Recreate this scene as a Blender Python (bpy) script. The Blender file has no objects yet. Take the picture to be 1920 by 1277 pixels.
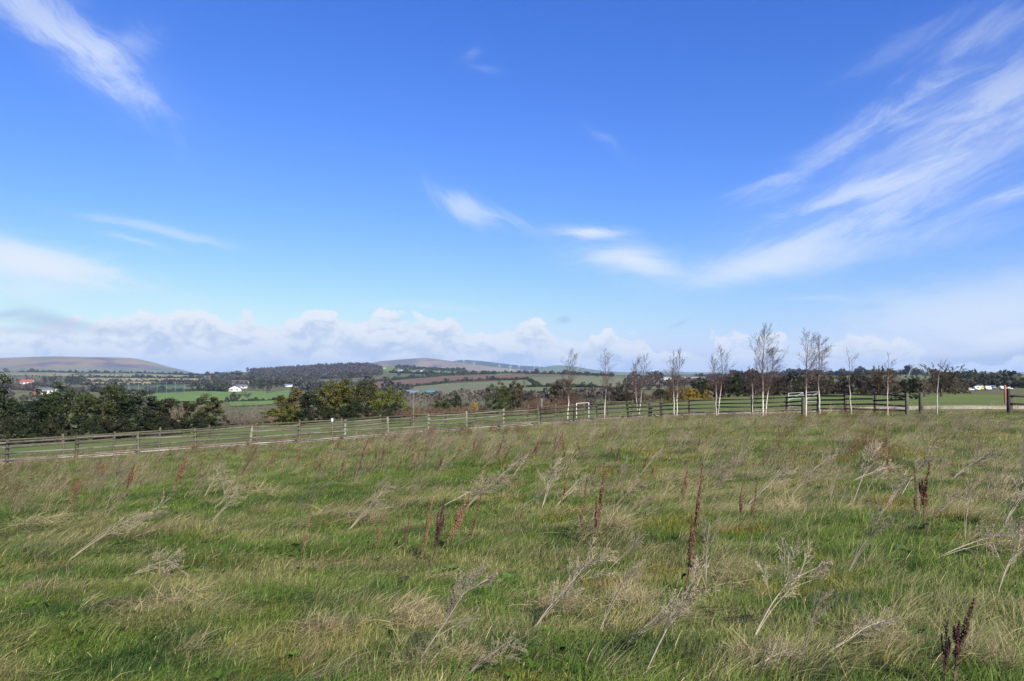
import bpy, math, random
import numpy as np
from mathutils import Vector, Matrix, Quaternion

SC = bpy.context.scene
COL = SC.collection
R = math.radians
rng = np.random.default_rng(7)
random.seed(7)

# ------------------------------------------------------------------ camera
F = 1464.0                    # focal length in pixels of a 1920 px wide picture
W0, H0 = 1920.0, 1277.0
EYE = 1.6
PITCH = math.atan((700.0 - H0 / 2) / F)
cam = bpy.data.cameras.new("camera")
cam.sensor_fit = 'HORIZONTAL'
cam.sensor_width = 36.0
cam.lens = 36.0 * F / W0
cam.clip_start = 0.05
cam.clip_end = 60000.0
camo = bpy.data.objects.new("camera", cam)
COL.objects.link(camo)
camo.location = (0, 0, EYE)
camo.rotation_euler = (math.pi / 2 + PITCH, 0, 0)
SC.camera = camo

# ------------------------------------------------------------------ render / exposure
SC.render.engine = 'CYCLES'
SC.view_settings.view_transform = 'Standard'
SC.view_settings.look = 'None'
SC.view_settings.exposure = 0.80     # the photograph is exposed for the meadow
SC.view_settings.gamma = 1.0
SC.view_settings.use_curve_mapping = False
SC.cycles.use_denoising = True
SC.cycles.denoising_prefilter = 'NONE'
SC.cycles.max_bounces = 5
SC.cycles.diffuse_bounces = 2
SC.cycles.glossy_bounces = 2
SC.cycles.transmission_bounces = 3
SC.cycles.transparent_max_bounces = 8
SC.cycles.volume_bounces = 0
SC.cycles.caustics_reflective = False
SC.cycles.caustics_refractive = False

# ------------------------------------------------------------------ sun
SUN_AZ, SUN_EL = R(148), R(37)       # azimuth clockwise from +Y (view direction)
sun_pos = Vector((math.sin(SUN_AZ) * math.cos(SUN_EL), math.cos(SUN_AZ) * math.cos(SUN_EL), math.sin(SUN_EL)))
sl = bpy.data.lights.new("sun", 'SUN')
sl.energy = 5.0
sl.angle = R(0.5)
sl.color = (1.0, 0.92, 0.78)
so = bpy.data.objects.new("sun", sl)
COL.objects.link(so)
so.rotation_euler = sun_pos.to_track_quat('Z', 'Y').to_euler()


# ------------------------------------------------------------------ pixel helper
def ray(px, py):
    """direction through a photograph pixel, scaled so that its forward (Y) part is 1: (x, z)"""
    a = (px - W0 / 2) / F
    b = (H0 / 2 - py) / F
    dy = math.cos(PITCH) - b * math.sin(PITCH)
    dz = math.sin(PITCH) + b * math.cos(PITCH)
    return a / dy, dz / dy


def azel(px, py):
    x, z = ray(px, py)
    return math.atan2(x, 1.0), math.atan2(z, math.hypot(x, 1.0))


# ------------------------------------------------------------------ node helper
class NG:
    def __init__(self, tree):
        self.t = tree
        self.n = tree.nodes
        self.l = tree.links

    def node(self, typ, **kw):
        n = self.n.new(typ)
        for k, v in kw.items():
            setattr(n, k, v)
        return n

    def put(self, sock, v):
        if v is None:
            return
        if isinstance(v, bpy.types.NodeSocket):
            self.l.new(v, sock)
        else:
            sock.default_value = v

    def m(self, op, a, b=None, c=None, clamp=False):
        n = self.node('ShaderNodeMath', operation=op)
        n.use_clamp = clamp
        self.put(n.inputs[0], a)
        self.put(n.inputs[1], b)
        self.put(n.inputs[2], c)
        return n.outputs[0]

    def sstep(self, v, lo, hi, o0=0.0, o1=1.0):
        n = self.node('ShaderNodeMapRange', interpolation_type='SMOOTHSTEP')
        self.put(n.inputs['Value'], v)
        self.put(n.inputs['From Min'], lo)
        self.put(n.inputs['From Max'], hi)
        self.put(n.inputs['To Min'], o0)
        self.put(n.inputs['To Max'], o1)
        return n.outputs['Result']

    def comb(self, x, y, z=0.0):
        n = self.node('ShaderNodeCombineXYZ')
        for i, v in enumerate((x, y, z)):
            self.put(n.inputs[i], v)
        return n.outputs[0]

    def noise(self, vec, scale=5.0, detail=4.0, rough=0.5, dist=0.0, lac=2.0):
        n = self.node('ShaderNodeTexNoise')
        n.noise_dimensions = '3D'
        self.put(n.inputs['Vector'], vec)
        n.inputs['Scale'].default_value = scale
        n.inputs['Detail'].default_value = detail
        n.inputs['Roughness'].default_value = rough
        n.inputs['Lacunarity'].default_value = lac
        n.inputs['Distortion'].default_value = dist
        return n.outputs['Fac']

    def mix(self, f, a, b, blend='MIX'):
        n = self.node('ShaderNodeMix', data_type='RGBA', blend_type=blend)
        n.clamp_factor = True
        self.put(n.inputs['Factor'], f)
        self.put(n.inputs[6], a)
        self.put(n.inputs[7], b)
        return n.outputs[2]

    def ramp(self, fac, stops):
        n = self.node('ShaderNodeValToRGB')
        e = n.color_ramp.elements
        while len(e) < len(stops):
            e.new(0.5)
        for i, (p, c) in enumerate(stops):
            e[i].position = p
            e[i].color = (*c, 1.0) if len(c) == 3 else c
        self.put(n.inputs[0], fac)
        return n.outputs[0]


def c4(c):
    return (c[0], c[1], c[2], 1.0)


# ------------------------------------------------------------------ world: Nishita sky with cirrus and a low bank of cumulus
SKY_STRENGTH = 0.1
EXPO = 2.0 ** 0.80
world = bpy.data.worlds.new("World")
SC.world = world
world.use_nodes = True
wt = world.node_tree
wt.nodes.clear()
g = NG(wt)
sky = g.node('ShaderNodeTexSky', sky_type='NISHITA')
sky.sun_disc = False
sky.sun_elevation = SUN_EL
sky.sun_rotation = SUN_AZ
sky.altitude = 100
sky.air_density = 1.0
sky.dust_density = 0.6
sky.ozone_density = 2.0
tc = g.node('ShaderNodeTexCoord')
nrm = g.node('ShaderNodeVectorMath', operation='NORMALIZE')
wt.links.new(tc.outputs['Generated'], nrm.inputs[0])
sep = g.node('ShaderNodeSeparateXYZ')
wt.links.new(nrm.outputs[0], sep.inputs[0])
DX, DY, DZ = sep.outputs
AZ = g.m('ARCTAN2', DX, DY)
EL = g.m('ARCSINE', DZ)
# deep, clean spring air: more contrast between zenith and horizon
sepc = g.node('ShaderNodeSeparateColor')
wt.links.new(sky.outputs[0], sepc.inputs[0])
SKYGRADE = ((1.50, 1.32, 9.0), (1.17, 1.21, 9.0), (0.84, 1.72, 1.0))  # gamma, gain
chan = []
for i, (gm, gn, mx_) in enumerate(SKYGRADE):
    v = g.m('MULTIPLY', sepc.outputs[i], SKY_STRENGTH)
    v = g.m('POWER', v, gm)
    v = g.m('MULTIPLY', v, gn / SKY_STRENGTH / EXPO)
    chan.append(g.m('MINIMUM', v, mx_ / SKY_STRENGTH / EXPO))
cc = g.node('ShaderNodeCombineColor')
for i in range(3):
    wt.links.new(chan[i], cc.inputs[i])
skycol = cc.outputs[0]


# three grains of cirrus fibre, each drawn out along its own direction
def grain(ang, seed, sx, sy, warp=0.05):
    ca, sa = math.cos(R(ang)), math.sin(R(ang))
    s = g.m('ADD', g.m('MULTIPLY', AZ, ca), g.m('MULTIPLY', EL, sa))
    t = g.m('SUBTRACT', g.m('MULTIPLY', EL, ca), g.m('MULTIPLY', AZ, sa))
    w1 = g.noise(g.comb(g.m('MULTIPLY', s, 5.0), g.m('MULTIPLY', t, 9.0), seed + 3.3), 1.0, 3.0, 0.55)
    wv = g.m('MULTIPLY', g.m('SUBTRACT', w1, 0.5), warp)
    t2 = g.m('ADD', t, wv)
    n = g.noise(g.comb(g.m('MULTIPLY', s, sx), g.m('MULTIPLY', t2, sy), seed), 1.0, 10.0, 0.66, 0.45)
    return n, g.m('MULTIPLY', wv, 0.9)


GRAIN = {
    'P': grain(-36, 1.7, 8.0, 20.0, 0.10),     # plume, upper left
    'R': grain(21, 4.9, 6.5, 28.0, 0.035),      # the big sweep on the right
    'H': grain(-6, 8.2, 7.0, 26.0, 0.05),      # flat streaks
}


def wispy(px, py, length, width, ang, strength, gr='H', lo=0.42, hi=0.74):
    """one patch of cirrus: a long soft ellipse across the sky, broken up by the fibre grain. sizes in pixels, ang in degrees (anticlockwise)"""
    n, wv = GRAIN[gr]
    a0, e0 = azel(px, py)
    L, Wd = length / F, width / F
    ca, sa = math.cos(R(ang)), math.sin(R(ang))
    da = g.m('SUBTRACT', AZ, a0)
    de = g.m('ADD', g.m('SUBTRACT', EL, e0), wv)
    s = g.m('ADD', g.m('MULTIPLY', da, ca / L), g.m('MULTIPLY', de, sa / L))
    t = g.m('SUBTRACT', g.m('MULTIPLY', de, ca / Wd), g.m('MULTIPLY', da, sa / Wd))
    q = g.m('ADD', g.m('MULTIPLY', s, s), g.m('MULTIPLY', t, t))
    mask = g.m('POWER', 2.718, g.m('MULTIPLY', q, -1.0))
    dens = g.sstep(g.m('ADD', n, g.m('MULTIPLY', mask, 0.25)), lo + 0.13, hi + 0.10, 0.14, 1.0)
    return g.m('MULTIPLY', g.m('MULTIPLY', dens, mask), strength)


parts = [
    # upper left plume
    wispy(125, 75, 190, 62, -33, 0.55, 'P'),
    wispy(215, 130, 90, 45, -42, 0.40, 'P'),
    wispy(40, 15, 130, 50, -25, 0.26, 'P'),
    wispy(265, 60, 60, 40, 40, 0.19, 'P'),
    # right-hand sweep
    wispy(1640, 345, 300, 26, 19, 0.51, 'R'),
    wispy(1650, 225, 210, 34, 30, 0.45, 'R'),
    wispy(1850, 200, 190, 52, 24, 0.40, 'R'),
    wispy(1780, 270, 260, 95, 24, 0.33, 'R', 0.34, 0.70),
    wispy(1880, 50, 150, 30, 18, 0.29, 'R'),
    wispy(1700, 80, 130, 26, 18, 0.16, 'R'),
    wispy(1500, 455, 220, 38, 17, 0.55, 'R', 0.34, 0.66),
    wispy(1760, 400, 280, 75, 18, 0.28, 'R'),
    wispy(1440, 500, 190, 26, 4, 0.55, 'H', 0.3, 0.62),
    wispy(1890, 362, 80, 18, 14, 0.39, 'R'),
    wispy(1180, 482, 105, 26, -8, 0.85, 'H', 0.26, 0.58),
    wispy(1110, 433, 75, 13, -3, 0.85, 'H', 0.26, 0.58),
    wispy(872, 378, 75, 26, -22, 0.58, 'P', 0.34, 0.66),
    wispy(950, 395, 80, 18, -25, 0.26, 'P'),
    wispy(1135, 285, 55, 12, -25, 0.18, 'P'),
    wispy(885, 100, 26, 12, 20, 0.19, 'R'),
    wispy(905, 140, 45, 10, -15, 0.12, 'P'),
    wispy(1510, 565, 80, 9, -3, 0.42, 'H'),
    wispy(1420, 350, 90, 11, 18, 0.28, 'R'),
    # left
    wispy(70, 502, 190, 38, -7, 0.95, 'H', 0.32, 0.58),
    wispy(20, 468, 130, 20, -8, 0.65, 'H', 0.3, 0.6),
    wispy(320, 435, 130, 11, -10, 0.38, 'H', 0.40, 0.66),
    wispy(250, 450, 80, 9, -15, 0.38, 'H'),
    wispy(190, 405, 50, 12, -10, 0.22, 'H'),
    wispy(60, 560, 180, 26, -2, 0.45, 'H'),
    wispy(830, 570, 190, 12, -4, 0.25, 'H'),
    # milky sheet low right
    wispy(1850, 590, 300, 62, 9, 0.70, 'H', 0.26, 0.60),
    wispy(1890, 628, 85, 18, 2, 0.90, 'H', 0.3, 0.6),
    wispy(1640, 655, 260, 22, 0, 0.50, 'H', 0.30, 0.64),
]
cirrus = parts[0]
for p in parts[1:]:
    cirrus = g.m('SUBTRACT', 1.0, g.m('MULTIPLY', g.m('SUBTRACT', 1.0, cirrus), g.m('SUBTRACT', 1.0, p)))
# a thin veil everywhere else round the sky
veil = g.m('MULTIPLY', g.sstep(GRAIN['H'][0], 0.64, 0.9), 0.10)
cirrus = g.m('MAXIMUM', cirrus, veil)

# cumulus bank along the horizon
def bank(seed, el_shift):
    v = g.comb(g.m('MULTIPLY', AZ, 1.0), g.m('MULTIPLY', g.m('ADD', EL, el_shift), 1.5), seed)
    big = g.noise(v, 13.0, 2.0, 0.5)
    fine = g.noise(v, 24.0, 9.0, 0.60, 0.4)
    return g.m('ADD', g.m('MULTIPLY', big, 0.55), g.m('MULTIPLY', fine, 0.45))


def el_of(py, px=960):
    return azel(px, py)[1]


# how high the bank stands: tall on the left, sinking to the right of the birches
cz = g.node('ShaderNodeFloatCurve')
cur = cz.mapping.curves[0]
pts = [(0.0, 0.55), (0.30, 0.62), (0.335, 0.60), (0.36, 0.66), (0.40, 0.72), (0.42, 0.70), (0.455, 0.70), (0.485, 0.66), (0.51, 0.62), (0.525, 0.42), (0.55, 0.42), (0.585, 0.45), (0.62, 0.42), (0.65, 0.25), (0.68, 0.25), (0.75, 0.4), (1.0, 0.55)]
cur.points[0].location = pts[0]
cur.points[1].location = pts[-1]
for p in pts[1:-1]:
    cur.points.new(*p)
cz.mapping.update()
azn = g.m('ADD', g.m('DIVIDE', AZ, 2 * math.pi * 0.5 * 1.0), 0.5, clamp=True)   # -90..90 degrees to 0..1
g.put(cz.inputs['Value'], azn)
top = g.m('MULTIPLY', cz.outputs[0], el_of(560))
b0 = bank(41.7, 0.0)
b1 = bank(41.7, 0.012)
edge = g.m('SUBTRACT', g.m('ADD', top, g.m('MULTIPLY', g.m('SUBTRACT', b0, 0.5), 0.17)), EL)
cum = g.m('MULTIPLY', g.sstep(edge, -0.001, 0.005), g.sstep(b0, 0.33, 0.47, 0.62, 0.97))
lit = g.sstep(g.m('SUBTRACT', b0, b1), -0.08, 0.035)
lit = g.m('MULTIPLY', lit, g.sstep(edge, 0.075, 0.0, 0.45, 1.0))
lit = g.m('MAXIMUM', lit, g.sstep(edge, 0.022, 0.002, 0.0, 0.95))
cumcol = g.mix(lit, c4([v / SKY_STRENGTH / EXPO for v in (0.52, 0.64, 0.85)]), c4([v / SKY_STRENGTH / EXPO for v in (0.86, 0.91, 0.98)]))
# a few dark scud clouds
scud = None
for (px, py, L, Wd, an, st) in [(100, 612, 75, 16, -3, 0.55), (25, 600, 50, 9, 0, 0.5), (1058, 592, 16, 8, 20, 0.45), (1275, 607, 26, 5, 25, 0.4), (742, 592, 16, 5, 0, 0.3), (200, 622, 40, 9, 0, 0.4), (60, 628, 60, 8, 3, 0.4)]:
    w_ = wispy(px, py, L, Wd, an, st, 'H', 0.36, 0.60)
    scud = w_ if scud is None else g.m('MAXIMUM', scud, w_)
circol = c4([v / SKY_STRENGTH / EXPO for v in (0.80, 0.88, 1.0)])
c1 = g.mix(cirrus, skycol, circol)
c2 = g.mix(cum, c1, cumcol)
c3 = g.mix(scud, c2, c4([v / SKY_STRENGTH / EXPO for v in (0.34, 0.46, 0.70)]))
# below the horizon: plain ground-haze colour
bg = g.node('ShaderNodeBackground')
wt.links.new(c3, bg.inputs['Color'])
bg.inputs['Strength'].default_value = SKY_STRENGTH
wo = g.node('ShaderNodeOutputWorld')
wt.links.new(bg.outputs[0], wo.inputs['Surface'])
world.cycles.sampling_method = 'MANUAL'
world.cycles.sample_map_resolution = 1024


# ================================================================== numeric helpers
def hash2(ix, iy, seed):
    h = (ix.astype(np.int64) * 374761393 + iy.astype(np.int64) * 668265263 + seed * 974711) & 0xFFFFFFFF
    h = ((h ^ (h >> 13)) * 1274126177) & 0xFFFFFFFF
    h = h ^ (h >> 16)
    return (h & 0xFFFFFF) / float(0xFFFFFF)


def vnoise(x, y, seed=0):
    x = np.asarray(x, float)
    y = np.asarray(y, float)
    ix, iy = np.floor(x), np.floor(y)
    fx, fy = x - ix, y - iy
    fx = fx * fx * (3 - 2 * fx)
    fy = fy * fy * (3 - 2 * fy)
    a = hash2(ix, iy, seed)
    b = hash2(ix + 1, iy, seed)
    c = hash2(ix, iy + 1, seed)
    d = hash2(ix + 1, iy + 1, seed)
    return a + (b - a) * fx + (c - a) * fy + (a - b - c + d) * fx * fy


def fbm(x, y, seed=0, octs=4):
    s, a, t = 0.0, 1.0, 0.0
    x = np.asarray(x, float)
    y = np.asarray(y, float)
    for i in range(octs):
        s = s + a * vnoise(x, y, seed + i * 17)
        t += a
        a *= 0.5
        x, y = x * 2.03 + 5.1, y * 2.03 + 1.7
    return s / t


def smooth(a, b, x):
    t = np.clip((x - a) / (b - a), 0, 1)
    return t * t * (3 - 2 * t)


# ================================================================== the lie of the land
COLS = {   # photograph column: (forward distance in metres, picture row)
    -600: [(12, 1020), (25, 955), (45, 905), (100, 850), (250, 800), (600, 765), (1200, 728), (2200, 706), (3000, 698), (6000, 703)],
    0:    [(8, 1090), (20, 935), (42, 868), (60, 842), (95, 834), (250, 800), (450, 770), (700, 752), (1000, 738), (1600, 720), (2200, 708), (3000, 697.5), (3800, 700), (6000, 703)],
    200:  [(8, 1085), (20, 925), (44, 857), (60, 836), (95, 828), (250, 795), (450, 768), (700, 752), (1000, 738), (1600, 720), (2200, 709), (3000, 698.5), (3800, 701), (6000, 703)],
    345:  [(46, 845), (95, 815), (250, 787), (450, 766), (700, 750), (1000, 736), (1600, 719), (2200, 709), (3000, 701), (3800, 703), (6000, 704)],
    410:  [(47, 840), (95, 806), (250, 782), (450, 765), (700, 750), (1000, 735), (1600, 718), (2200, 708), (3000, 701), (3800, 703), (6000, 704)],
    480:  [(8, 1075), (20, 906), (48, 835), (65, 815), (95, 798), (250, 778), (450, 765), (700, 750), (1000, 735), (1600, 718), (2200, 708), (3000, 694), (3800, 700), (6000, 704)],
    560:  [(50, 830), (95, 794), (250, 775), (450, 763), (700, 748), (1000, 734), (1600, 717), (2200, 707), (3000, 688.5), (3800, 695), (6000, 704)],
    640:  [(51, 825), (95, 790), (250, 772), (450, 761), (700, 746), (1000, 732), (1600, 715), (2200, 704), (3000, 683.5), (3800, 692), (6000, 704)],
    690:  [(52, 820), (95, 787), (250, 770), (450, 760), (700, 745), (1000, 731), (1600, 713), (2200, 702), (3000, 682), (3800, 692), (6000, 704)],
    760:  [(53, 815), (100, 782), (250, 769), (450, 758), (700, 743), (1000, 729), (1600, 711), (2200, 700), (3000, 686), (3800, 694), (6000, 704)],
    860:  [(8, 1060), (20, 882), (55, 808), (70, 793), (100, 779), (250, 768), (450, 756), (700, 740), (1000, 726), (1600, 708), (2200, 700), (3000, 694), (3800, 698), (6000, 704)],
    1010: [(57, 797), (75, 783), (100, 774), (250, 765), (400, 755), (600, 738), (900, 720), (1300, 707), (1800, 700), (3000, 699), (6000, 703)],
    1130: [(59, 787), (75, 775), (100, 767), (160, 760), (300, 755), (500, 742), (900, 721), (1400, 707), (1900, 701.5), (3000, 702), (6000, 703)],
    1250: [(8, 1050), (20, 862), (60, 781), (80, 766), (110, 755), (140, 748), (250, 747), (500, 738), (900, 722), (1400, 712), (2500, 705), (6000, 702)],
    1450: [(57, 777), (80, 760), (130, 742), (250, 733), (500, 722), (1000, 712), (2500, 704), (6000, 701)],
    1700: [(8, 1045), (20, 852), (44, 779), (52, 765), (80, 750), (140, 736), (300, 728), (600, 716), (1000, 707), (1500, 702), (3000, 702), (6000, 702)],
    1900: [(8, 1045), (20, 850), (42, 779), (50, 765), (80, 750), (150, 737), (350, 731), (600, 718), (900, 707), (1300, 701), (2500, 703), (6000, 702)],
    2500: [(8, 1050), (30, 812), (50, 775), (80, 755), (150, 738), (350, 731), (600, 718), (900, 708), (1300, 702), (2500, 703), (6000, 702)],
}
_az, _prof = [], []
_tps = [(0, 0, 0), (0, -30, 0.9), (40, -30, 1.4), (-40, -30, -1.5), (45, 0, 0.2), (-40, 0, -2.2), (3, 5, 0.02), (-2, 5, -0.08), (0, -4, 0.05)]
LR = np.linspace(math.log(60), math.log(20000), 240)
for cx, prof in sorted(COLS.items()):
    u, _ = ray(cx, 720)
    az = math.atan(u)
    rr, zz = [], []
    for (Y, py) in prof:
        uu, w = ray(cx, py)
        rr.append(Y / math.cos(az))
        zz.append(EYE + w * Y)
        if Y <= 165:
            _tps.append((uu * Y, Y, EYE + w * Y))
    _az.append(az)
    _prof.append(np.interp(LR, np.log(rr), zz))
_az = np.array(_az)
_prof = np.array(_prof)
AZG = np.radians(np.arange(-180, 180.01, 0.5))
_back = 0.5 * (_prof[0] + _prof[-1])
azx = np.concatenate([[-math.pi], _az, [math.pi]])
prx = np.vstack([_back, _prof, _back])
TAB = np.stack([np.interp(AZG, azx, prx[:, j]) for j in range(len(LR))], 1)


def _blur(a, k, axis):
    ker = np.exp(-0.5 * (np.arange(-3 * k, 3 * k + 1) / k) ** 2)
    ker /= ker.sum()
    pad = [(0, 0), (0, 0)]
    pad[axis] = (3 * k, 3 * k)
    b = np.pad(a, pad, mode='edge')
    return np.apply_along_axis(lambda v: np.convolve(v, ker, 'valid'), axis, b)


TAB = _blur(_blur(TAB, 3, 0), 3, 1)
_tps = np.array(_tps, float)


def _tk(r2):
    return 0.5 * r2 * np.log(np.maximum(r2, 1e-9))


_n = len(_tps)
_K = _tk(((_tps[:, None, :2] - _tps[None, :, :2]) ** 2).sum(-1)) + np.eye(_n) * 30.0
_Pm = np.c_[np.ones(_n), _tps[:, :2]]
_A = np.zeros((_n + 3, _n + 3))
_A[:_n, :_n] = _K
_A[:_n, _n:] = _Pm
_A[_n:, :_n] = _Pm.T
_sol = np.linalg.solve(_A, np.r_[_tps[:, 2], 0, 0, 0])


def H(x, y):
    """height of the ground"""
    x = np.atleast_1d(np.asarray(x, float))
    y = np.atleast_1d(np.asarray(y, float))
    sh = x.shape
    x, y = x.ravel(), y.ravel()
    r = np.hypot(x, y)
    az = np.arctan2(x, y)
    fi = np.clip((az - AZG[0]) / (AZG[1] - AZG[0]), 0, len(AZG) - 1.001)
    fj = np.clip((np.log(np.maximum(r, 1)) - LR[0]) / (LR[1] - LR[0]), 0, len(LR) - 1.001)
    i, j = fi.astype(int), fj.astype(int)
    di, dj = fi - i, fj - j
    far = TAB[i, j] * (1 - di) * (1 - dj) + TAB[i + 1, j] * di * (1 - dj) + TAB[i, j + 1] * (1 - di) * dj + TAB[i + 1, j + 1] * di * dj
    near = np.empty_like(x)
    for s in range(0, len(x), 20000):
        xs, ys = x[s:s + 20000], y[s:s + 20000]
        k = _tk((xs[:, None] - _tps[None, :, 0]) ** 2 + (ys[:, None] - _tps[None, :, 1]) ** 2)
        near[s:s + 20000] = k @ _sol[:_n] + _sol[_n] + _sol[_n + 1] * xs + _sol[_n + 2] * ys
    w = smooth(85, 150, r)
    z = near * (1 - w) + far * w
    tuss = (fbm(x / 1.3, y / 1.3, 3, 3) - 0.5) * 0.16 + (fbm(x / 6, y / 6, 9, 2) - 0.5) * 0.30
    z = z + tuss * (1 - smooth(40, 56, r)) * smooth(1.0, 4.0, r)
    z = z + (fbm(x / 160, y / 160, 21, 4) - 0.5) * 6.0 * smooth(250, 1200, r)
    return z.reshape(sh)


def h1(x, y):
    return float(H([x], [y])[0])


def hit(px, py, y0=2.0, y1=20000.0):
    """where the ray through a pixel first meets the ground"""
    u, w = ray(px, py)
    Y = np.exp(np.linspace(math.log(y0), math.log(y1), 900))
    d = EYE + w * Y - H(u * Y, Y)
    k = np.nonzero(d <= 0)[0]
    if len(k) == 0 or k[0] == 0:
        Yk = Y[np.argmin(np.abs(d))]
    else:
        a, b = k[0] - 1, k[0]
        Yk = Y[a] + (Y[b] - Y[a]) * d[a] / (d[a] - d[b])
    return Vector((u * Yk, Yk, h1(u * Yk, Yk)))


def at(px, Y):
    """a point on the ground in photograph column px at forward distance Y"""
    u, _ = ray(px, 760)
    return Vector((u * Y, Y, h1(u * Y, Y)))


# ================================================================== mesh helpers
def mesh_np(name, v, quads=None, tris=None, col=None, colname='col', smooth_=False, cold='CORNER'):
    me = bpy.data.meshes.new(name)
    v = np.asarray(v, np.float32).reshape(-1, 3)
    fl, ls = [], []
    nq = 0 if quads is None else len(quads)
    nt = 0 if tris is None else len(tris)
    idx = []
    if nq:
        idx.append(np.asarray(quads, np.int32).ravel())
    if nt:
        idx.append(np.asarray(tris, np.int32).ravel())
    idx = np.concatenate(idx)
    tot = np.r_[np.full(nq, 4, np.int32), np.full(nt, 3, np.int32)]
    st = np.r_[0, np.cumsum(tot)[:-1]].astype(np.int32)
    me.vertices.add(len(v))
    me.vertices.foreach_set('co', v.ravel())
    me.loops.add(len(idx))
    me.loops.foreach_set('vertex_index', idx)
    me.polygons.add(nq + nt)
    me.polygons.foreach_set('loop_start', st)
    me.polygons.foreach_set('loop_total', tot)
    if smooth_:
        me.polygons.foreach_set('use_smooth', np.ones(nq + nt, bool))
    if col is not None:
        a = me.attributes.new(colname, 'FLOAT_COLOR', 'POINT')
        cc_ = np.ones((len(v), 4), np.float32)
        cc_[:, :3] = col
        a.data.foreach_set('color', cc_.ravel())
    me.update(calc_edges=True)
    return me


class MB:
    """collects boxes, tubes, segments and cards into one mesh"""
    def __init__(self):
        self.v, self.q, self.t, self.c = [], [], [], []
        self.n = 0

    def add(self, v, quads=None, tris=None, col=None):
        v = np.asarray(v, float).reshape(-1, 3)
        if quads is not None and len(quads):
            self.q.append(np.asarray(quads) + self.n)
        if tris is not None and len(tris):
            self.t.append(np.asarray(tris) + self.n)
        self.v.append(v)
        c = np.ones((len(v), 3)) if col is None else np.broadcast_to(np.asarray(col, float), (len(v), 3))
        self.c.append(c)
        self.n += len(v)
        return self

    def box(self, c, s, rz=0.0, jit=0.0):
        x, y, z = np.array(s) / 2
        v = np.array([(-x, -y, -z), (x, -y, -z), (x, y, -z), (-x, y, -z), (-x, -y, z), (x, -y, z), (x, y, z), (-x, y, z)], float)
        if jit:
            v += rng.normal(0, jit, v.shape)
        ca, sa = math.cos(rz), math.sin(rz)
        v = np.c_[v[:, 0] * ca - v[:, 1] * sa, v[:, 0] * sa + v[:, 1] * ca, v[:, 2]] + np.array(c)
        return self.add(v, [(3, 2, 1, 0), (4, 5, 6, 7), (0, 1, 5, 4), (1, 2, 6, 5), (2, 3, 7, 6), (3, 0, 4, 7)])

    def beam(self, a, b, w, h, jit=0.0):
        """a board from a to b, w thick across, h tall"""
        a, b = Vector(a), Vector(b)
        d = (b - a)
        L = d.length
        d.normalize()
        sdir = d.cross(Vector((0, 0, 1)))
        if sdir.length < 1e-4:
            sdir = Vector((1, 0, 0))
        sdir.normalize()
        up = sdir.cross(d)
        v = []
        for p in (a, b):
            for (i, j) in ((-1, -1), (1, -1), (1, 1), (-1, 1)):
                v.append(p + sdir * (i * w / 2) + up * (j * h / 2))
        v = np.array(v)
        if jit:
            v += rng.normal(0, jit, v.shape)
        return self.add(v, [(0, 1, 2, 3), (7, 6, 5, 4), (0, 4, 5, 1), (1, 5, 6, 2), (2, 6, 7, 3), (3, 7, 4, 0)])

    def segs(self, p0, p1, r0, r1, sides=3, col=None):
        """many tapered prisms at once"""
        p0, p1 = np.asarray(p0, float).reshape(-1, 3), np.asarray(p1, float).reshape(-1, 3)
        n = len(p0)
        if n == 0:
            return self
        d = p1 - p0
        d /= np.maximum(np.linalg.norm(d, axis=1, keepdims=True), 1e-9)
        ref = np.where(np.abs(d[:, 2:3]) > 0.9, np.array([[1.0, 0, 0]]), np.array([[0, 0, 1.0]]))
        s = np.cross(d, ref)
        s /= np.maximum(np.linalg.norm(s, axis=1, keepdims=True), 1e-9)
        t = np.cross(s, d)
        an = np.arange(sides) * 2 * math.pi / sides
        ring = s[:, None, :] * np.cos(an)[None, :, None] + t[:, None, :] * np.sin(an)[None, :, None]
        r0 = np.broadcast_to(np.asarray(r0, float), (n,))
        r1 = np.broadcast_to(np.asarray(r1, float), (n,))
        v = np.concatenate([p0[:, None] + ring * r0[:, None, None], p1[:, None] + ring * r1[:, None, None]], 1)
        base = (np.arange(n) * 2 * sides)[:, None]
        q = []
        for k in range(sides):
            k2 = (k + 1) % sides
            q.append(np.concatenate([base + k, base + k2, base + sides + k2, base + sides + k], 1))
        cv = None
        if col is not None:
            cv = np.repeat(np.asarray(col, float).reshape(-1, 3) if np.ndim(col) > 1 else np.broadcast_to(col, (n, 3)), 2 * sides, 0)
        return self.add(v.reshape(-1, 3), np.concatenate(q, 0), None, cv)

    def path(self, pts, rad, sides=6, col=None):
        """one smooth tube along a polyline"""
        pts = np.asarray(pts, float)
        n = len(pts)
        d = np.gradient(pts, axis=0)
        d /= np.maximum(np.linalg.norm(d, axis=1, keepdims=True), 1e-9)
        ref = np.array([1.0, 0.0, 0.0]) if abs(d[:, 2].mean()) > 0.7 else np.array([0, 0, 1.0])
        s = np.cross(d, ref)
        s /= np.maximum(np.linalg.norm(s, axis=1, keepdims=True), 1e-9)
        t = np.cross(s, d)
        an = np.arange(sides) * 2 * math.pi / sides
        rad = np.broadcast_to(np.asarray(rad, float), (n,))
        v = pts[:, None] + (s[:, None] * np.cos(an)[None, :, None] + t[:, None] * np.sin(an)[None, :, None]) * rad[:, None, None]
        q = []
        for i in range(n - 1):
            for k in range(sides):
                k2 = (k + 1) % sides
                q.append((i * sides + k, i * sides + k2, (i + 1) * sides + k2, (i + 1) * sides + k))
        v = np.concatenate([v.reshape(-1, 3), pts[-1:]], 0)
        tr = [((n - 1) * sides + k, (n - 1) * sides + (k + 1) % sides, n * sides) for k in range(sides)]
        return self.add(v, q, tr, col)

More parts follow.
